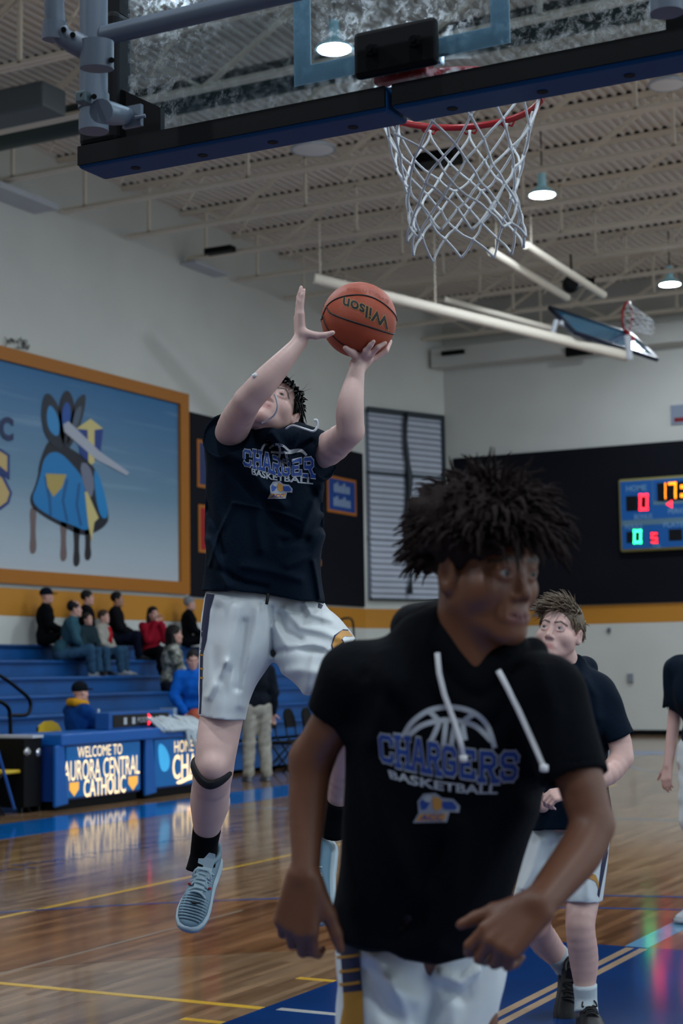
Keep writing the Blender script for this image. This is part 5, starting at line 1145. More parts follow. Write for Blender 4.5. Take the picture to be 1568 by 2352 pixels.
    bolt = [(763, 1480), (770, 1462), (785, 1448), (800, 1449), (812, 1462), (790, 1461), (783, 1470), (788, 1474), (776, 1484), (768, 1504)]
    px_poly(short, bs, [(x+(3 if x > 780 else -3), y+(3 if y > 1472 else -3)) for x, y in bolt], M_pn, .003, 'bolt_outline'); px_poly(short, bs, bolt, M_pg, .0045, 'bolt')
    px_poly(short, bs, [(732, 1385), (742, 1390), (738, 1398), (730, 1395)], M_navypan, .003, 'side_panel')
    px_tube('waist_cord', [(615, 1364, 5.27, 4), (614, 1376, 5.26, 4), (612, 1388, 5.26, 3.5)], M_strap, short, 8)
    # knee strap
    b = MB(); c0 = U(487, 1774, 5.305); P = []
    for a in np.linspace(0, 2*math.pi, 40, endpoint=False): P.append(c0+CR*.0635*math.cos(a)+(-CF)*.073*math.sin(a)+CU*(-.030*max(math.sin(a), 0)**2+.03*max(-math.cos(a), 0)**2+.008*max(math.cos(a), 0)+.012*max(-math.sin(a), 0)))
    b.tube(P, .0065, 10, flat=2.6, closed=True, up=CU); b.obj('knee_strap', M_strap, o, smooth=True)
    # socks and shoes
    px_tube('sock', [(475, 1903, 5.495, 33), (470, 1935, 5.53, 31), (467, 1965, 5.55, 31), (462, 2000, 5.55, 36)], M_sock, o, 18)
    px_tube('sock', [(777, 1838, 5.615, 30), (769, 1875, 5.645, 29), (764, 1915, 5.67, 31)], M_sock, o, 16)
    px_lines(o, BVHTree.FromPolygons([tuple(p) for p in [U(x, y, 5.5) for x, y in ((440, 1890), (520, 1890), (520, 2000), (440, 2000))]], [(0, 1, 2, 3)]), [[(478, 1943), (481, 1939), (489, 1930)]], 2, M_pw, .02, 'sock_mark')
    Mu = mat('pale_blue_shoe', '6f8a98', .5, bump=.1, bscale=120); Ms = mat('shoe_sole', 'a9bcc4', .5); Ml = mat('pale_lace', '9db4bd', .7); Mt = mat('grey_blue_toe', '2c4454', .6)
    he = U(486, 1975, 5.62); td = nrm(U(428, 2132, 5.40)-he); un_ = nrm(-CF*.9+CU*.25-CR*.05)
    e, W, up_ = shoe(o, he-un_*.045, td, un_, .305, Mu, Ms, Ml, Mt, mat('pale_tongue', 'a3b8c0', .6))
    px = [W(-.02, .222, .064), W(.0, .230, .064), W(.016, .226, .062)]; b = MB(); b.tube(px, [.001, .004, .001], 6); b.obj('toe_mark', M_strap, e)
    for q in (-1, 1): MB().box(W(q*.033, .17, .077), (.012, .012, .008)).obj('red_tab', mat('red_tab', '8a1420', .6), e, bevel=.002)
    he = U(758, 1915, 5.72); shoe(o, he-CR*.0-CU*.04, nrm(U(745, 2030, 5.62)-he), nrm(-CF*.8-CR*.5+CU*.2), .29, mat('blue_grey_shoe', '4f7488', .5), Ms, Ml, None)
    return o
make_shooter()

# ball ---------------------------------------------------------------
def ball(c, r, name_label, seams=True):
    c = V(c); m = mat('basketball_leather', 'a8431f', .42, bump=.35, bscale=900, var=.06, vscale=20)
    vs = []; fs = []; nu, nv = 48, 28
    for i in range(nv+1):
        t = math.pi*i/nv
        for j in range(nu): a = 2*math.pi*j/nu; vs.append(c+r*V((math.sin(t)*math.cos(a), math.sin(t)*math.sin(a), math.cos(t))))
    for i in range(nv):
        for j in range(nu): fs.append((i*nu+j, (i+1)*nu+j, (i+1)*nu+(j+1) % nu, i*nu+(j+1) % nu))
    e = mobj('basketball', vs, fs, m, None, c-V((0, 0, r)), True); tag(e, name_label, 'ball')
    return e
RB = 86.5*5.30/FPX; BC = U(824, 735, 5.30)
bl = ball(BC, RB, 'orange leather basketball balanced on the shooter\'s hand')
def onball(px, py, k=1.0):
    d = nrm(ray(px, py)); oc = CP-BC; b_ = oc@d; disc = b_*b_-(oc@oc-RB*RB)
    if disc < 0: q = CP+d*(-b_); return BC+nrm(q-BC)*RB*k
    return BC+nrm(CP+d*(-b_-math.sqrt(disc))-BC)*RB*k
sx = lambda x, y: (560+x/4.126, 620+y/4.126)
SEAMS = [[(785, 345), (830, 300), (900, 265), (1000, 242), (1100, 237), (1220, 262), (1330, 325), (1410, 400), (1447, 480)], [(785, 345), (792, 375), (830, 415), (950, 463), (1100, 512), (1250, 560), (1420, 607)], [(752, 430), (775, 520), (830, 610), (920, 695), (1010, 745), (1080, 772)], [(740, 470), (760, 400), (785, 345)]]
for s_ in SEAMS:
    P = spline([onball(*sx(*p)) for p in s_], 6)
    for sg in (1, -1): MB().tube([BC+sg*(nrm(p-BC)*RB*1.0005) for p in P], .0028, 6).obj('seam', mat('ball_seam', '140a0a', .6), bl, smooth=True)
v, f = text2d('Wilson', .02, shear=.15); lo, hi = v.min(0), v.max(0); v = (v-lo)/(hi-lo)
wf = lambda x, y: sx(1375+(948-1375)*x+(1.0-y)*-(12)+(-8)*y, 505+(305-505)*x+(y*120-55)-30*math.sin(math.pi*x)*.6)
def ballprint(v, f, m, wf, k, name):
    bm = bmesh.new(); bv_ = [bm.verts.new((a, b_, 0)) for a, b_ in v]
    for q in f: bm.faces.new([bv_[i] for i in q])
    bmesh.ops.triangulate(bm, faces=bm.faces[:]); bmesh.ops.subdivide_edges(bm, edges=bm.edges[:], cuts=1, use_grid_fill=True); bm.verts.index_update()
    P = [onball(*wf(q.co.x, q.co.y), k) for q in bm.verts]; F = [tuple(q.index for q in t.verts) for t in bm.faces]; bm.free(); return mobj(name, P, F, m, bl, None, True)
ballprint(v, f, mat('ball_ink', '0a0a14', .6), wf, 1.009, 'lettering')
v2, f2 = text2d('Wilson', .05, shear=.15); v2 = (v2-lo)/(hi-lo); ballprint(v2, f2, mat('ball_gold_ink', 'b08a4a', .6), wf, 1.005, 'lettering_outline')
v, f = text2d('EVOLUTION', .0); lo, hi = v.min(0), v.max(0); v = (v-lo)/(hi-lo)
ballprint(v, f, mat('ball_faint_ink', '8a3f2a', .6), lambda x, y: sx(1370-390*x, 290-115*x+30*y-45*math.sin(math.pi*x)), 1.005, 'faint_lettering')

# ------------------------------------------------------------------ foreground player
def make_front():
    hd = Head(U(1113, 1309, 2.67), headframe(39, 0, 4), .94)
    fl = Fld(*bounds([U(x, y, d) for x in (640, 1400) for y in (1180, 2300) for d in (2.4, 2.98)]+[U(760, 3350, 3.1), U(1200, 3350, 2.7)], .03), .0042)
    fl.limb([(1090, 1480, 2.74, 62), (1060, 1600, 2.8, 100), (1030, 1800, 2.84, 105), (985, 2000, 2.9, 105), (960, 2150, 2.94, 110)], .03); fl.limb([(860, 1600, 2.78, 50), (1240, 1600, 2.74, 50)], .03)
    fl.limb([(890, 2200, 2.94, 85), (880, 2500, 2.86, 82), (875, 2800, 2.72, 78), (880, 3080, 2.86, 68), (885, 3400, 2.98, 38), (885, 3440, 3.0, 38)], .03); fl.limb([(1050, 2200, 2.98, 80), (1075, 2500, 2.98, 78), (1085, 2780, 3.05, 74), (1090, 3050, 3.25, 64), (1095, 3230, 3.42, 36)], .03)
    # arms
    fl.limb([(805, 1590, 2.76, 48), (760, 1665, 2.77, 48), (714, 1745, 2.80, 46)], .02); fl.limb([(714, 1745, 2.80, 47), (706, 1850, 2.78, 42), (703, 1950, 2.75, 33), (701, 2015, 2.73, 30)], .02)
    hand(fl, U(700, 2010, 2.73), -CU*.97-CR*.16-CF*.06, CF*.9+CR*.35, .19, ((30, 45, 30), (36, 48, 30), (38, 50, 30), (42, 48, 30)), .05, (.8, .55, .25), (.05, .0), flip=-1)
    fl.limb([(1268, 1620, 2.66, 55), (1328, 1780, 2.61, 54), (1362, 1895, 2.58, 46)], .02); fl.limb([(1362, 1895, 2.58, 46), (1330, 1960, 2.55, 50), (1275, 2030, 2.50, 43), (1238, 2076, 2.46, 36)], .012)
    hand(fl, U(1238, 2078, 2.46), -CR*.72-CU*.62-CF*.1, CF*.7-CU*.35+CR*.3, .18, ((22, 50, 30), (40, 62, 36), (50, 68, 36), (55, 70, 36)), .10, (.8, .5, .1), (.1, .0), flip=1)
    hd.build(fl, jaw=.98, nose=.113, lips=1.35); fl.cap(hd.w(0, -.022, -.055), U(1082, 1540, 2.70), .058, .066, .03)
    v, q = fl.mesh(); v = relax(v, q, 1, .4); o = mobj('person', v, q, M_skB, None, V((*U(960, 2150, 2.92)[:2], 0)), True); hd.attrs(o, v, .8)
    tag(o, 'running player with dark afro hair in black hooded tee turning his head', 'person'); hd.eyes(o, nrm(hd.R[1]+CR*.12), '120a06')
    MH = mat('black_afro_hair', '221918', .85, bump=.5, bscale=160, spec=.15)
    cap = Fld(*bounds([hd.w(x, y, z) for x in (-.15, .15) for y in (-.16, .12) for z in (-.08, .2)], .02), .006)
    cap.ell(hd.w(0, -.028, .066), V((.112, .122, .098))*hd.s, hd.R, .02); cap.ell(hd.w(0, .105, -.028), V((.105, .085, .068))*hd.s, hd.R, .03, '-'); cap.ell(hd.w(0, -.02, -.085), V((.13, .15, .07))*hd.s, hd.R, .03, '-'); cap.noise(.012, .05, 5)
    h = sdf_obj(cap, 'hair', MH, o)
    tufts('hair_locks', hd, 850, lambda d: d[2] > -.28 and not (d[1] > .62 and d[2] < .25) and not (abs(d[0]) > .55 and d[1] > -.35 and d[2] < .12), lambda d: (.074 if d[2] > .2 else .072)*(1+.28*d[0]), .0066, MH, h, 1.0, lambda d: (.25*d[0], .15*d[1], .1), .42, .28, 2, curl=.28, lift=.006, seg=6)
    tufts('fringe_locks', hd, 60, lambda d: d[1] > .45 and .15 < d[2] < .75, lambda d: .085, .007, MH, h, .9, lambda d: (.2*d[0], .5, .1), .75, .3, 12, curl=.2, lift=.01, seg=6)
    # hoodie
    cl = Fld(*bounds([U(x, y, d) for x in (690, 1420) for y in (1370, 2240) for d in (2.46, 3.08)], .02), .0048)
    body = [(1000, 1400), (935, 1424), (905, 1452), (850, 1478), (800, 1508), (770, 1550), (775, 1600), (800, 1640), (812, 1680), (806, 1740), (792, 1850), (776, 1970), (766, 2045), (762, 2085), (768, 2130), (780, 2300), (1120, 2300), (1135, 2135), (1180, 2040), (1215, 1935), (1240, 1850), (1256, 1780), (1285, 1690), (1315, 1620), (1320, 1560), (1285, 1524), (1235, 1500), (1195, 1475), (1172, 1472), (1138, 1515), (1094, 1575), (1050, 1525), (1030, 1460), (1016, 1412)]
    cl.blob(body, (2.78, 1030, 1700, 0, .00022), [(1400, .09), (1560, .13), (1700, .15), (2200, .16)], 150, .03, clip=[(600, 1300), (1500, 1300), (1500, 1900), (1230, 2040), (1135, 2140), (1070, 2196), (1000, 2212), (930, 2202), (850, 2178), (772, 2150), (600, 2100)], hollow=.03)
    c1 = sleeve(cl, U(815, 1560, 2.75), U(764, 1646, 2.77), .060, .046, .04, .011); c2 = sleeve(cl, U(1262, 1600, 2.65), U(1318, 1786, 2.61), .068, .054, .05, .011)
    cl.limb([(1000, 1412, 2.74, 28), (1018, 1462, 2.67, 26), (1044, 1520, 2.645, 28), (1092, 1572, 2.64, 30), (1142, 1522, 2.645, 28), (1180, 1476, 2.67, 26)], .03); cl.limb([(960, 1470, 2.70, 40), (1005, 1560, 2.66, 42), (1095, 1625, 2.65, 42), (1180, 1560, 2.66, 42), (1225, 1500, 2.70, 40)], .05)
    cl.limb([(1000, 1410, 2.78, 36), (955, 1440, 2.84, 52), (980, 1450, 2.92, 60), (1080, 1440, 2.95, 62), (1160, 1475, 2.86, 45)], .03)
    for P, w_, a in (([(880, 1500), (900, 1580), (850, 1700)], 26, .010), ([(1240, 1540), (1270, 1640), (1250, 1780)], 26, .010), ([(800, 1700), (880, 1900), (960, 2050)], 34, .012), ([(1210, 1860), (1120, 2000), (1060, 2120)], 34, .012), ([(1000, 1950), (960, 2080), (900, 2160)], 30, -.010), ([(1050, 1900), (1040, 2050), (1000, 2170)], 30, .010), ([(840, 1560), (920, 1640), (940, 1760)], 22, -.008)): cl.fold(P, w_, a, 2.3, 2.86)
    cl.noise(.005, .22, 6); carve(cl, [c1, c2])
    shirt, bv, _ = sdf_obj(cl, 'hooded_tee', M_hood, o, want_bvh=True)
    chest_word(shirt, bv, 'CHARGERS', [(866, 1683), (912, 1690), (955, 1694), (995, 1702), (1035, 1712), (1085, 1720), (1140, 1724), (1200, 1724)], [(872, 1750), (915, 1762), (955, 1770), (995, 1778), (1035, 1786), (1085, 1794), (1140, 1798), (1192, 1796)], M_pw, M_pb)
    chest_text(shirt, bv, 'BASKETBALL', [(890, 1768), (950, 1782), (1020, 1796), (1080, 1802), (1145, 1802)], [(896, 1788), (950, 1804), (1020, 1817), (1080, 1824), (1142, 1824)], M_pw)
    px_lines(shirt, bv, [[(925, 1694), (945, 1660), (985, 1632), (1035, 1624), (1085, 1636), (1118, 1666), (1136, 1718)], [(932, 1696), (965, 1668), (1010, 1655), (1045, 1655), (1092, 1668), (1128, 1702)], [(1030, 1626), (1046, 1662), (1066, 1735)], [(985, 1634), (1006, 1656), (1000, 1680), (985, 1710)], [(1088, 1640), (1064, 1660), (1068, 1700)], [(1024, 1658), (1018, 1714)], [(1045, 1660), (1036, 1712)]], 6, M_pw)
    logo(shirt, bv, 948, 1820, 108, 70, .003)
    tubepx('drawcord', [(1004, 1500), (1008, 1545), (1020, 1595), (1040, 1650), (1055, 1700), (1064, 1740)], .0048, M_cord, bv, shirt, off=.004); tubepx('drawcord', [(1144, 1540), (1165, 1580), (1190, 1630), (1215, 1685), (1235, 1730), (1248, 1762)], .0048, M_cord, bv, shirt, off=.004)
    for p in ((1064, 1742), (1249, 1764)): P = hit(bv, *p, off=.005); MB().lathe(P, [(0, -.007), (.007, -.005), (.007, .005), (0, .007)], CU, 10).obj('drawcord_tip', M_cord, shirt, smooth=True)
    # shorts
    sh = Fld(*bounds([U(x, y, d) for x in (740, 1180) for y in (2080, 2740) for d in (2.66, 3.14)], .02), .006)
    sh.blob([(775, 2060), (766, 2200), (772, 2350), (775, 2560), (780, 2800), (960, 2800), (978, 2500), (985, 2420), (1000, 2300), (1010, 2060)], (2.95, 880, 2300, 0, -.0001), .13, 110, .05, clip=[(500, 2000), (1400, 2000), (1400, 2700), (500, 2700)], hollow=.028)
    sh.blob([(930, 2060), (960, 2300), (975, 2420), (1000, 2560), (1020, 2800), (1150, 2800), (1125, 2500), (1108, 2352), (1128, 2200), (1140, 2060)], (3.0, 1040, 2300, 0, .0), .13, 110, .05, clip=[(500, 2000), (1400, 2000), (1400, 2700), (500, 2700)], hollow=.028)
    sh.limb([(930, 2180, 2.98, 120), (985, 2300, 2.97, 95), (985, 2400, 2.97, 60)], .06); sh.limb([(1060, 2180, 3.0, 100), (1050, 2320, 3.0, 90)], .06)
    for P, w_, a in (([(985, 2210), (990, 2280), (982, 2352), (980, 2450)], 14, -.012), ([(860, 2200), (900, 2270), (960, 2300)], 20, .012), ([(840, 2230), (880, 2320), (950, 2352)], 20, -.010), ([(1010, 2240), (1060, 2260), (1100, 2230)], 14, .012), ([(1020, 2270), (1060, 2290), (1090, 2260)], 14, -.012), ([(900, 2250), (930, 2330), (960, 2400)], 16, .010)): sh.fold(P, w_, a, 2.3, 2.9)
    sh.noise(.004, .16, 4)
    short, bs, _ = sdf_obj(sh, 'shorts', M_short, o, want_bvh=True)
    px_poly(short, bs, [(764, 2150), (822, 2158), (828, 2220), (832, 2276), (772, 2282)], M_navypan, .004, 'side_panel'); px_poly(short, bs, [(772, 2282), (832, 2276), (836, 2400), (834, 2690), (782, 2690)], M_goldpan, .004, 'side_panel')
    for y in (2160, 2195, 2228, 2258): px_lines(short, bs, [[(768, y+4), (800, y+2), (826, y-2)]], 3.2, M_goldpan, .0055, 'side_stripe')
    px_tube('sock', [(884, 3300, 2.94, 46), (885, 3360, 2.97, 43), (885, 3420, 2.99, 46)], M_wsock, o, 16)
    Mu = mat('white_trainer', 'b4bcc2', .5); he = V((*U(885, 3420, 3.0)[:2], .0)); shoe(o, he, V((-CF[0], -CF[1], 0)), (0, 0, 1), .3, Mu, Mu, M_cord)
    he = U(1095, 3255, 3.46); shoe(o, he, nrm(-CU*.9-CF*.3), nrm(-CF*.9+CU*.3), .3, Mu, Mu, M_cord)
    return o
make_front()

# ------------------------------------------------------------------ teammate behind
def make_mate():
    dm = 6.8
    hd = Head((0, 0, 0), headframe(-30, 14, 4), 1.06); eye = hd.w(.032, .088, 0)-hd.c; hd.c = U(1284, 1443, 6.72)-eye
    fl = Fld(*bounds([U(x, y, d) for x in (1170, 1470) for y in (1370, 2400) for d in (6.4, 7.25)], .03), .0048)
    fl.limb([(1305, 1545, 6.85, 30), (1310, 1640, 6.88, 45), (1305, 1780, 6.88, 48), (1295, 1920, 6.88, 48)], .03); fl.limb([(1265, 1605, 6.9, 26), (1365, 1605, 6.84, 26)], .03)
    fl.limb([(1330, 1950, 6.88, 42), (1338, 2050, 6.82, 38), (1332, 2125, 6.74, 33), (1340, 2200, 6.76, 33), (1343, 2270, 6.76, 23), (1345, 2320, 6.74, 22)], .02); fl.limb([(1265, 1950, 6.92, 42), (1240, 2060, 6.88, 38), (1226, 2125, 6.84, 34)], .03); fl.limb([(1226, 2125, 6.84, 33), (1252, 2165, 7.0, 33), (1278, 2195, 7.08, 26), (1292, 2215, 7.1, 24)], .02)
    fl.limb([(1372, 1610, 6.84, 28), (1418, 1690, 6.78, 27), (1428, 1742, 6.74, 25)], .02); fl.limb([(1428, 1742, 6.74, 25), (1395, 1778, 6.66, 25), (1340, 1806, 6.56, 18), (1312, 1818, 6.52, 15)], .015)
    hand(fl, U(1314, 1818, 6.52), -CR*.95-CU*.2-CF*.1, CF*.4-CU*.6, .17, ((30, 50, 30), (38, 55, 30), (42, 60, 30), (45, 60, 30)), .05, (.6, .5, .4), (.1, .1), flip=1)
    fl.limb([(1255, 1600, 6.92, 36), (1225, 1700, 6.92, 30), (1225, 1780, 6.85, 24), (1245, 1850, 6.75, 17)], .02)
    hd.build(fl, jaw=1.0, nose=.116); fl.cap(hd.w(0, -.022, -.055), U(1308, 1560, 6.86), .056, .066, .02)
    v, q = fl.mesh(); v = relax(v, q, 1, .4); o = mobj('person', v, q, M_skC, None, V((*U(1320, 2330, 6.85)[:2], 0)), True); hd.attrs(o, v)
    tag(o, 'player with swept light brown hair looking up, striding in white shorts', 'person'); hd.eyes(o, nrm(hd.R[1]+CU*.4-CR*.1), '2c3a44')
    MH = mat('light_brown_hair', '6a5a48', .5, spec=.4)
    cap = Fld(*bounds([hd.w(x, y, z) for x in (-.1, .1) for y in (-.13, .1) for z in (-.08, .15)], .03), .006); cap.ell(hd.w(0, -.020, .045), V((.081, .100, .092))*hd.s, hd.R, .01); cap.ell(hd.w(0, .10, -.018), V((.09, .085, .075))*hd.s, hd.R, .02, '-'); cap.ell(hd.w(0, -.02, -.10), V((.1, .12, .07))*hd.s, hd.R, .02, '-')
    h = sdf_obj(cap, 'hair', MH, o)
    tufts('hair_locks', hd, 800, lambda d: d[2] > -.3 and not (d[1] > .6 and d[2] < .35) and not (abs(d[0]) > .75 and d[2] < .0 and d[1] > .0), lambda d: .06 if d[2] > .25 else .032, .0038, MH, h, .2, lambda d: (-.4 if d[2] > .2 else 0, .45 if d[2] > .3 else -.35, .02 if d[2] > .2 else -.8), .2, .15, 5, lift=.009)
    cl = Fld(*bounds([U(x, y, d) for x in (1180, 1480) for y in (1500, 1950) for d in (6.6, 7.12)], .02), .0055)
    body = [(1330, 1512), (1370, 1545), (1398, 1568), (1405, 1620), (1398, 1700), (1392, 1760), (1400, 1840), (1404, 1890), (1400, 2000), (1200, 2000), (1215, 1900), (1222, 1800), (1225, 1700), (1228, 1600), (1240, 1570), (1270, 1545), (1300, 1560)]
    cl.blob(body, (6.87, 1310, 1700, 0, 0), .14, 62, .02, clip=[(1100, 1450), (1500, 1450), (1500, 1935), (1404, 1927), (1330, 1910), (1230, 1905), (1100, 1900)], hollow=.03)
    c1 = sleeve(cl, U(1368, 1592, 6.85), U(1424, 1698, 6.78), .085, .068, .03)
    c3 = sleeve(cl, U(1262, 1595, 6.92), U(1232, 1690, 6.92), .08, .066, .03)
    cl.limb([(1322, 1525, 6.84, 18), (1300, 1552, 6.76, 16), (1275, 1550, 6.78, 14)], .02); cl.limb([(1322, 1525, 6.86, 18), (1345, 1535, 6.95, 26), (1330, 1545, 7.0, 28)], .02)
    for P, w_, a in (([(1345, 1560), (1370, 1600), (1372, 1650)], 10, .012), ([(1380, 1650), (1360, 1720), (1380, 1800)], 12, .012), ([(1300, 1600), (1290, 1700), (1300, 1800)], 14, -.01)): cl.fold(P, w_, a, 6.3, 6.9)
    cl.noise(.005, .15, 12); carve(cl, [c1, c3]); shirt = sdf_obj(cl, 'hooded_tee', M_hoodS, o)
    sh = Fld(*bounds([U(x, y, d) for x in (1150, 1430) for y in (1880, 2110) for d in (6.6, 7.1)], .02), .0055)
    sh.blob([(1275, 1880), (1290, 2000), (1298, 2080), (1300, 2150), (1372, 2150), (1385, 2060), (1398, 1960), (1402, 1880)], (6.84, 1340, 2000, 0, -.0004), .12, 48, .03, clip=[(1100, 1880), (1500, 1880), (1500, 2060), (1396, 2064), (1372, 2074), (1300, 2072), (1100, 2070)], hollow=.028)
    sh.blob([(1215, 1880), (1200, 1960), (1182, 2040), (1170, 2110), (1290, 2110), (1300, 2040), (1310, 1960), (1320, 1880)], (6.9, 1250, 2000, 0, -.0002), .12, 48, .03, clip=[(1100, 1880), (1500, 1880), (1500, 2062), (1100, 2062)], hollow=.028)
    for P, w_, a in (([(1240, 1930), (1225, 1990), (1200, 2040)], 9, .014), ([(1265, 1940), (1250, 2000), (1225, 2050)], 9, -.012), ([(1290, 1920), (1285, 1990), (1270, 2060)], 8, .012), ([(1340, 1930), (1345, 2000), (1350, 2060)], 10, .008)): sh.fold(P, w_, a, 6.3, 6.86)
    short, bs, _ = sdf_obj(sh, 'shorts', M_short, o, want_bvh=True)
    px_poly(short, bs, [(1388, 1925), (1402, 1925), (1396, 1960), (1388, 2000), (1380, 2040), (1376, 2062), (1372, 2055), (1378, 2010), (1384, 1960)], M_navypan, .004, 'side_panel'); px_poly(short, bs, [(1330, 2006), (1348, 2001), (1368, 2010), (1376, 2030), (1377, 2050), (1368, 2025), (1350, 2016), (1330, 2016)], M_pg, .004, 'bolt')
    px_tube('sock', [(1343, 2262, 6.74, 28), (1345, 2295, 6.74, 26), (1346, 2325, 6.72, 28)], M_wsock, o, 14); px_tube('sock', [(1276, 2190, 7.06, 28), (1292, 2210, 7.09, 27), (1300, 2225, 7.1, 27)], M_wsock, o, 14)
    Mk = mat('black_trainer', '07080a', .5); fp = U(1346, 2330, 6.78); shoe(o, V((fp[0], fp[1], 0))+V((CF[0], CF[1], 0))*.05, V((-CF[0], -CF[1], 0))-V((CR[0], CR[1], 0))*.0, (0, 0, 1), .3, Mk, mat('black_sole', '101216', .6), mat('black_lace', '0c0d10', .8))
    he = U(1304, 2222, 7.12); shoe(o, he, nrm(U(1297, 2345, 6.95)-he), nrm(-CF*.95+CU*.25), .29, Mk, mat('black_sole', '101216', .6), mat('black_lace', '0c0d10', .8))
    return o
make_mate()
# ================================================================== SPECTATORS AND BENCH PEOPLE
def camo_mat():
    m = bpy.data.materials.new('camouflage'); m.use_nodes = True; nt = m.node_tree; b = nt.nodes['Principled BSDF']; tc = nt.nodes.new('ShaderNodeTexCoord'); n = nt.nodes.new('ShaderNodeTexNoise'); n.inputs['Scale'].default_value = 9; n.inputs['Detail'].default_value = 2
    nt.links.new(tc.outputs['Object'], n.inputs['Vector']); r = nt.nodes.new('ShaderNodeValToRGB'); nt.links.new(n.outputs['Fac'], r.inputs[0]); r.color_ramp.interpolation = 'CONSTANT'; e = r.color_ramp.elements
    e[0].color = (*lin('2e352f'), 1); e[1].position = .62; e[1].color = (*lin('b0b0a4'), 1); x = e.new(.44); x.color = (*lin('6f7268'), 1); x = e.new(.53); x.color = (*lin('90928a'), 1)
    nt.links.new(r.outputs[0], b.inputs['Base Color']); b.inputs['Roughness'].default_value = .8; return m
def cm(c): return cloth('fabric_'+c, c, var=.15)
M_jean = cm('2c4a63'); M_blkj = cm('05070c'); M_skD = skin_mat('pale_skin', 'c59788', 'a8605c', '2a1c14'); M_skE = skin_mat('tan_skin', 'a87a64', '8a4a48', '1a120c')
def hairm(c): return mat('hair_'+c, c, .6, spec=.25)
def figure(label, hip, fd, pose='sit', top=None, bottom=None, hair=None, cap=None, skin=None, sc=1.0, lean=.08, arms='lap', foot=None, shoe_c='101216', longhair=False, headyaw=0., pitch=0., h=.011, short=False, bald=False, knee_up=.06, group='spectators on the bleachers', hood=None, shorts=False, spread=.1, twist=0.):
    up = V((0, 0, 1)); f = nrm(V((fd[0], fd[1], 0))); s = np.cross(f, up); hip = V(hip)
    ch = hip+up*.40*sc+f*lean*.45*sc; nk = ch+up*.14*sc+f*lean*.12*sc; fh = nrm(rotv(f, up, math.radians(headyaw))); e_ = np.cross(up, fh)
    hd = Head(nk+up*.13*sc+fh*.02*sc, headframe(0, pitch, 0, (e_, fh, up)), sc*.98)
    sh = [ch+up*.06*sc+s*q*.175*sc for q in (-1, 1)]; hj = [hip+s*q*.09*sc for q in (-1, 1)]
    if pose == 'sit':
        kn = [hip+f*.42*sc+s*q*(spread+.02)*sc+up*knee_up*sc for q in (-1, 1)]; fz = hip[2]-.45*sc if foot is None else foot+.07
        an = [V((*(k+f*.04*sc)[:2], fz)) for k in kn]
    else:
        kn = [hip+s*q*spread*sc-up*.43*sc+f*.02 for q in (-1, 1)]; an = [hip+s*q*(spread+.02)*sc-up*(hip[2]-(foot or 0)-.08)-f*.01 for q in (-1, 1)]
    if arms == 'lap': el = [p-up*.25*sc+f*.08*sc+s*q*.05*sc for p, q in zip(sh, (-1, 1))]; ha = [hip+f*.30*sc+s*q*.05*sc+up*(.10 if pose == 'sit' else .15)*sc for q in (-1, 1)]
    elif arms == 'down': el = [p-up*.28*sc+s*q*.05*sc-f*.02 for p, q in zip(sh, (-1, 1))]; ha = [p-up*.25*sc+f*.06*sc+s*q*.01 for p, q in zip(el, (-1, 1))]
    elif arms == 'ball': el = [p-up*.27*sc+f*.05*sc+s*q*.08*sc for p, q in zip(sh, (-1, 1))]; ha = [hip+f*.24*sc+s*q*.11*sc-up*.03*sc for q in (-1, 1)]
    elif arms == 'chin': el = [p-up*.22*sc+f*.12*sc for p in sh]; ha = [nk+f*.16*sc+up*.0*sc+s*q*.04*sc for q in (-1, 1)]
    elif arms == 'reach': el = [p-up*.2*sc+f*.16*sc for p in sh]; ha = [p+f*.26*sc-up*.02 for p in el]
    P = [hip, hd.c+up*.2]+kn+an+ha+el+sh; lo, hi = bounds(P, .24*sc)
    fl = Fld(lo, hi, h); R3 = np.array([s, f, up])
    fl.chain([hip, ch, nk], [.085*sc, .09*sc, .05*sc], .03); fl.cap(nk-up*.02, hd.w(0, -.02, -.05), .052*sc, .05*sc, .02); fl.cap(sh[0], sh[1], .045*sc, None, .03)
    ar = (.040, .036, .027)
    for i in (0, 1):
        fl.chain([sh[i], el[i]], [ar[0]*sc, ar[1]*sc], .02); fl.chain([el[i], ha[i]], [ar[1]*sc, ar[2]*sc], .01); fl.chain([hj[i], kn[i]], [.065*sc, .05*sc], .02); fl.chain([kn[i], an[i]], [.048*sc, .033*sc], .02)
        d = nrm(ha[i]-el[i]); n_ = nrm(np.cross(d, s)) if abs(d@s) < .9 else up
        hand(fl, ha[i], d, -n_ if (n_@up) > 0 else n_, .17*sc, ((25, 30, 20),)*4, .05, flip=1 if i else -1)
    hd.build(fl, detail=h < .01)
    v, q = fl.mesh(); v = relax(v, q, 1, .4); o = mobj('person', v, q, skin or M_skD, None, V((hip[0], hip[1], an[0][2]-.08)), True); hd.attrs(o, v); tag(o, label, 'person', group)
    # upper garment
    t = Fld(lo, hi, h); t.ell(hip+up*.08*sc, V((.180, .118, .14))*sc, R3, .05); t.ell(ch-up*.06*sc, V((.20, .145, .21))*sc, R3, .05); t.cap(sh[0], sh[1], .072*sc, None, .05); t.cap(ch, nk-up*.01, .08*sc, .062*sc, .04)
    cav = []
    for i in (0, 1):
        if short: cav.append(sleeve(t, sh[i], sh[i]+(el[i]-sh[i])*.78, .078*sc, .068*sc, .03))
        else: t.chain([sh[i], el[i]], [.080*sc, .068*sc], .03); t.chain([el[i], el[i]+(ha[i]-el[i])*.92], [.066*sc, .05*sc], .02)
    t.noise(.006, .12, int(abs(hip[1]*100)) % 97); carve(t, cav); tp = sdf_obj(t, 'jacket' if not short else 'tee_shirt', top, o)
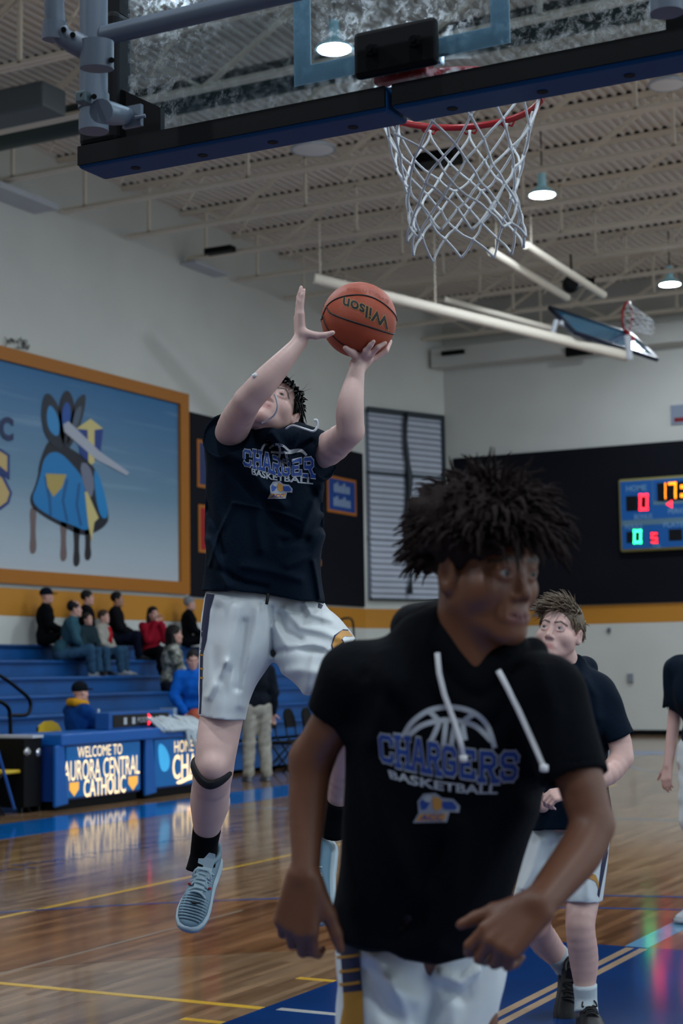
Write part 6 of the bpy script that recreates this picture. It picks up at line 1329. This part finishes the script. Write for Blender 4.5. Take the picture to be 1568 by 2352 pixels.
    if hood is not None:
        k = Fld(lo, hi, h); k.chain([nk+s*.08*sc+f*.05*sc, nk-f*.09*sc+s*.05*sc+up*.02, nk-f*.09*sc-s*.05*sc+up*.02, nk-s*.08*sc+f*.05*sc], [.035*sc, .05*sc, .05*sc, .035*sc], .03); sdf_obj(k, 'hood', hood, o)
    b_ = Fld(lo, hi, h); b_.ell(hip, V((.165, .115, .12))*sc, R3, .04)
    for i in (0, 1):
        if shorts: b_.chain([hj[i], hj[i]+(kn[i]-hj[i])*.85], [.11*sc, .10*sc], .03)
        else: b_.chain([hj[i], kn[i]], [.10*sc, .082*sc], .03); b_.chain([kn[i], an[i]+(kn[i]-an[i])*.08], [.082*sc, .07*sc], .02)
    b_.noise(.006, .13, 11); sdf_obj(b_, 'trousers' if not shorts else 'shorts', bottom, o)
    for i in (0, 1): shoe(o, an[i]-up*.07*sc-f*.06*sc, f, up, .27*sc, mat('shoe_'+shoe_c, shoe_c, .6), mat('sole_'+shoe_c, shoe_c, .6))
    if hair is not None:
        k = Fld(*bounds([hd.w(x, y, z) for x in (-.12, .12) for y in (-.16, .12) for z in (-.30 if longhair else -.1, .16)], .03), min(h, .009)); k.ell(hd.w(0, -.022, .045), V((.083, .102, .094))*hd.s, hd.R, .01)
        if longhair: k.chain([hd.w(-.06, -.04, 0), hd.w(-.075, -.03, -.13), hd.w(-.07, .0, -.22)], [.04*sc, .045*sc, .03*sc], .03); k.chain([hd.w(.06, -.04, 0), hd.w(.075, -.03, -.13), hd.w(.07, .0, -.22)], [.04*sc, .045*sc, .03*sc], .03); k.chain([hd.w(0, -.07, 0), hd.w(0, -.08, -.16)], [.06*sc, .05*sc], .03)
        k.ell(hd.w(0, .10, -.02), V((.066 if longhair else .09, .085, .08))*hd.s, hd.R, .02, '-')
        if not longhair: k.ell(hd.w(0, -.02, -.10), V((.1, .12, .068))*hd.s, hd.R, .02, '-')
        if bald: k.ell(hd.w(0, .06, .12), V((.07, .10, .06))*hd.s, hd.R, .02, '-')
        k.noise(.006, .03, 3); sdf_obj(k, 'hair', hair, o)
    if cap is not None:
        k = Fld(*bounds([hd.w(x, y, z) for x in (-.12, .12) for y in (-.16, .22) for z in (-.1, .16)], .03), min(h, .008)); k.ell(hd.w(0, -.012, .050), V((.085, .106, .092))*hd.s, hd.R, .01)
        k.ell(hd.w(0, 0, -.06), V((.13, .15, .09))*hd.s, hd.R, .01, '-'); k.ell(hd.w(0, .105, .040), V((.066, .075, .010))*hd.s, hd.R, .01); sdf_obj(k, 'cap', cap, o)
    return o, dict(hd=hd, ha=ha, ch=ch, f=f, s=s, nk=nk)
def seat(px, py, row, back=.14): x = BX[row]-back; p = on(px, py, 0, x); return V((x, p[1], BZ[row]+.09))
def low(row): return BZ[row-1]
figure('man in black jacket and dark cap against the wall on the top bleacher row', seat(100, 1440, 6, .03), (.75, .6), top=M_blkj, bottom=M_blkj, cap=cm('0a1220'), skin=M_skD, sc=1.0, foot=low(6), lean=.05)
figure('balding man in teal sweater and jeans leaning forward on the bleachers', seat(140, 1500, 5, .1), (.8, .6), top=cm('2f5260'), bottom=M_jean, hair=hairm('0c0c10'), bald=True, skin=M_skD, sc=1.04, foot=low(5), lean=.32, arms='lap', shoe_c='8f9498')
figure('dark haired woman in black coat sitting behind the plaid shirted child', seat(192, 1450, 6, .03), (.85, .5), top=M_blkj, bottom=M_blkj, hair=hairm('100c0c'), skin=M_skD, sc=1.0, foot=low(6))
figure('small child in dark plaid shirt beside the teal sweater man', seat(196, 1500, 5, -.08), (.95, -.1), top=cm('1f3038'), bottom=M_jean, hair=hairm('2a221c'), skin=M_skD, sc=.80, foot=low(5), group='children on the bleachers')
o, J = figure('girl in cream jacket over red shirt beside the plaid shirted child', seat(228, 1500, 5, .02), (.95, .25), top=cm('9c9a90'), bottom=M_jean, hair=hairm('3a2c22'), skin=M_skD, sc=.88, foot=low(5), lean=.12, group='children on the bleachers', shoe_c='8f9498')
b = MB(); c = J['ch']+J['f']*.125*.9; b.tube([c+V((0, 0, .08)), c+V((0, 0, -.05))+J['f']*.01, c+V((0, 0, -.2))+J['f']*.0], [.03, .05, .06], 10, flat=.4, up=J['s']); b.obj('red_shirt_front', cm('b81f2c'), o, smooth=True)
figure('bearded man in black vest with patterned sleeves on the top bleacher row', seat(258, 1450, 6, .03), (.85, .45), top=cm('0c0d12'), bottom=cm('0b1020'), hair=hairm('0a0809'), skin=M_skE, sc=1.0, foot=low(6), lean=.12)
figure('woman with long dark hair in red sweater resting hands at chin', seat(347, 1512, 5, .1), (.92, -.35), top=cm('8c1226'), bottom=M_blkj, hair=hairm('140c0c'), longhair=True, skin=M_skD, sc=1.0, foot=low(5), arms='chin')
figure('woman with long dark hair in grey camouflage jacket lower on the bleachers', seat(388, 1590, 3, .1), (.75, .6), top=camo_mat(), bottom=cm('141a26'), hair=hairm('120d0c'), longhair=True, skin=M_skD, sc=1.18, foot=low(3), lean=.1)
figure('grey haired man in black coat alone on the top bleacher row', seat(428, 1455, 6, .03), (.75, .6), top=M_blkj, bottom=M_blkj, hair=hairm('7d7f82'), skin=M_skD, sc=1.0, foot=low(6))
# coat heap
k = Fld(*bounds([on(270, 1440, 0, BX[6]-.1), on(325, 1510, 0, BX[6]-.3)], .25), .012); a = on(283, 1447, 0, BX[6]-.2); c = on(310, 1475, 0, BX[6]-.12); k.chain([a, c, V((c[0], c[1]+.15, BZ[6]+.08))], [.10, .16, .09], .06); k.cap(V((c[0], c[1]-.1, BZ[6]+.1)), V((c[0], c[1]+.2, BZ[6]+.08)), .11, .09, .06); k.noise(.02, .1, 2); tag(sdf_obj(k, 'coat_heap', M_blkj), 'black coat heaped on the top bleacher row beside the bearded man', 'coat')
# court side people
hp = on(170, 1665, 0, -11.95); o, J = figure('scorekeeper in dark cap and blue jacket with yellow hood at the table', V((-11.95, hp[1], .58)), (.35, .93), top=cm('0b3a78'), bottom=M_blkj, cap=cm('0a1018'), skin=M_skD, sc=1.02, foot=0., hood=cm('c08a1c'), arms='reach', group='people at the court side', lean=.12)
b = MB(); sh_ = J['ch']+J['s']*.19; b.tube([sh_+V((0, 0, .1)), sh_+V((0, 0, -.1))+J['f']*.1+J['s']*.03, sh_+V((0, 0, -.2))+J['f']*.25+J['s']*.02], [.02, .03, .03], 8); b.obj('sleeve_stripe', M_blkj, o, smooth=True)
pb_ = U(442, 1560, 21.6); hz = V((pb_[0], pb_[1], .98)); fdir = nrm(V((-CF[0], -CF[1], 0))+V((CR[0], CR[1], 0))*.2)
o, J = figure('player in bright blue jacket holding a ball behind the table', hz, fdir, 'stand', top=cm('0b55b0'), bottom=cm('0a1428'), hair=hairm('14100f'), skin=M_skD, sc=1.0, foot=0., arms='ball', group='people at the court side', pitch=-15)
bc2 = (J['ha'][0]+J['ha'][1])/2+J['f']*.12-V((0, 0, .05)); e = ball(bc2, .12, 'second orange basketball held low by the player in blue')
for ax in (V((1, 0, 0)), V((0, 1, 0)), V((.6, .3, .7))):
    x_, y_, _ = frame(ax); MB().tube([bc2+(x_*math.cos(a)+y_*math.sin(a))*.1203 for a in np.linspace(0, 2*math.pi, 28, endpoint=False)], .003, 5, closed=True).obj('seam', mat('ball_seam', '140a0a'), e, smooth=True)
fp = floorp(606, 1795)
o, J = figure('standing man seen from behind in dark jacket and khaki trousers', V((fp[0]-.1, fp[1], .99)), V((CF[0], CF[1]))*.9-V((CR[0], CR[1]))*.3, 'stand', top=cm('10161f'), bottom=cm('9c988c'), hair=hairm('3a302a'), skin=M_skD, sc=1.08, foot=0., arms='down', group='people at the court side', shoe_c='6f7478', spread=.10)
k = Fld(*bounds([J['ch']], .35), .011); k.ell(J['ch']-V((0, 0, .03)), V((.182, .132, .12)), np.array([J['s'], J['f'], V((0, 0, 1))]), .02); sdf_obj(k, 'grey_yoke', cm('3f565f'), o)
fp = U(1640, 1900, 9.5)
figure('player in navy tee and pale shorts at the picture edge with arm hanging', V((fp[0], fp[1], .97)), nrm(V((-CF[0], -CF[1]))*.7-V((CR[0], CR[1]))*.7), 'stand', top=M_hoodS, bottom=M_short, hair=hairm('1a1412'), skin=M_skC, sc=1.06, foot=0., arms='down', short=True, shorts=True, h=.008, group='players on court', shoe_c='a0a6ac')
bpy.context.view_layer.update()
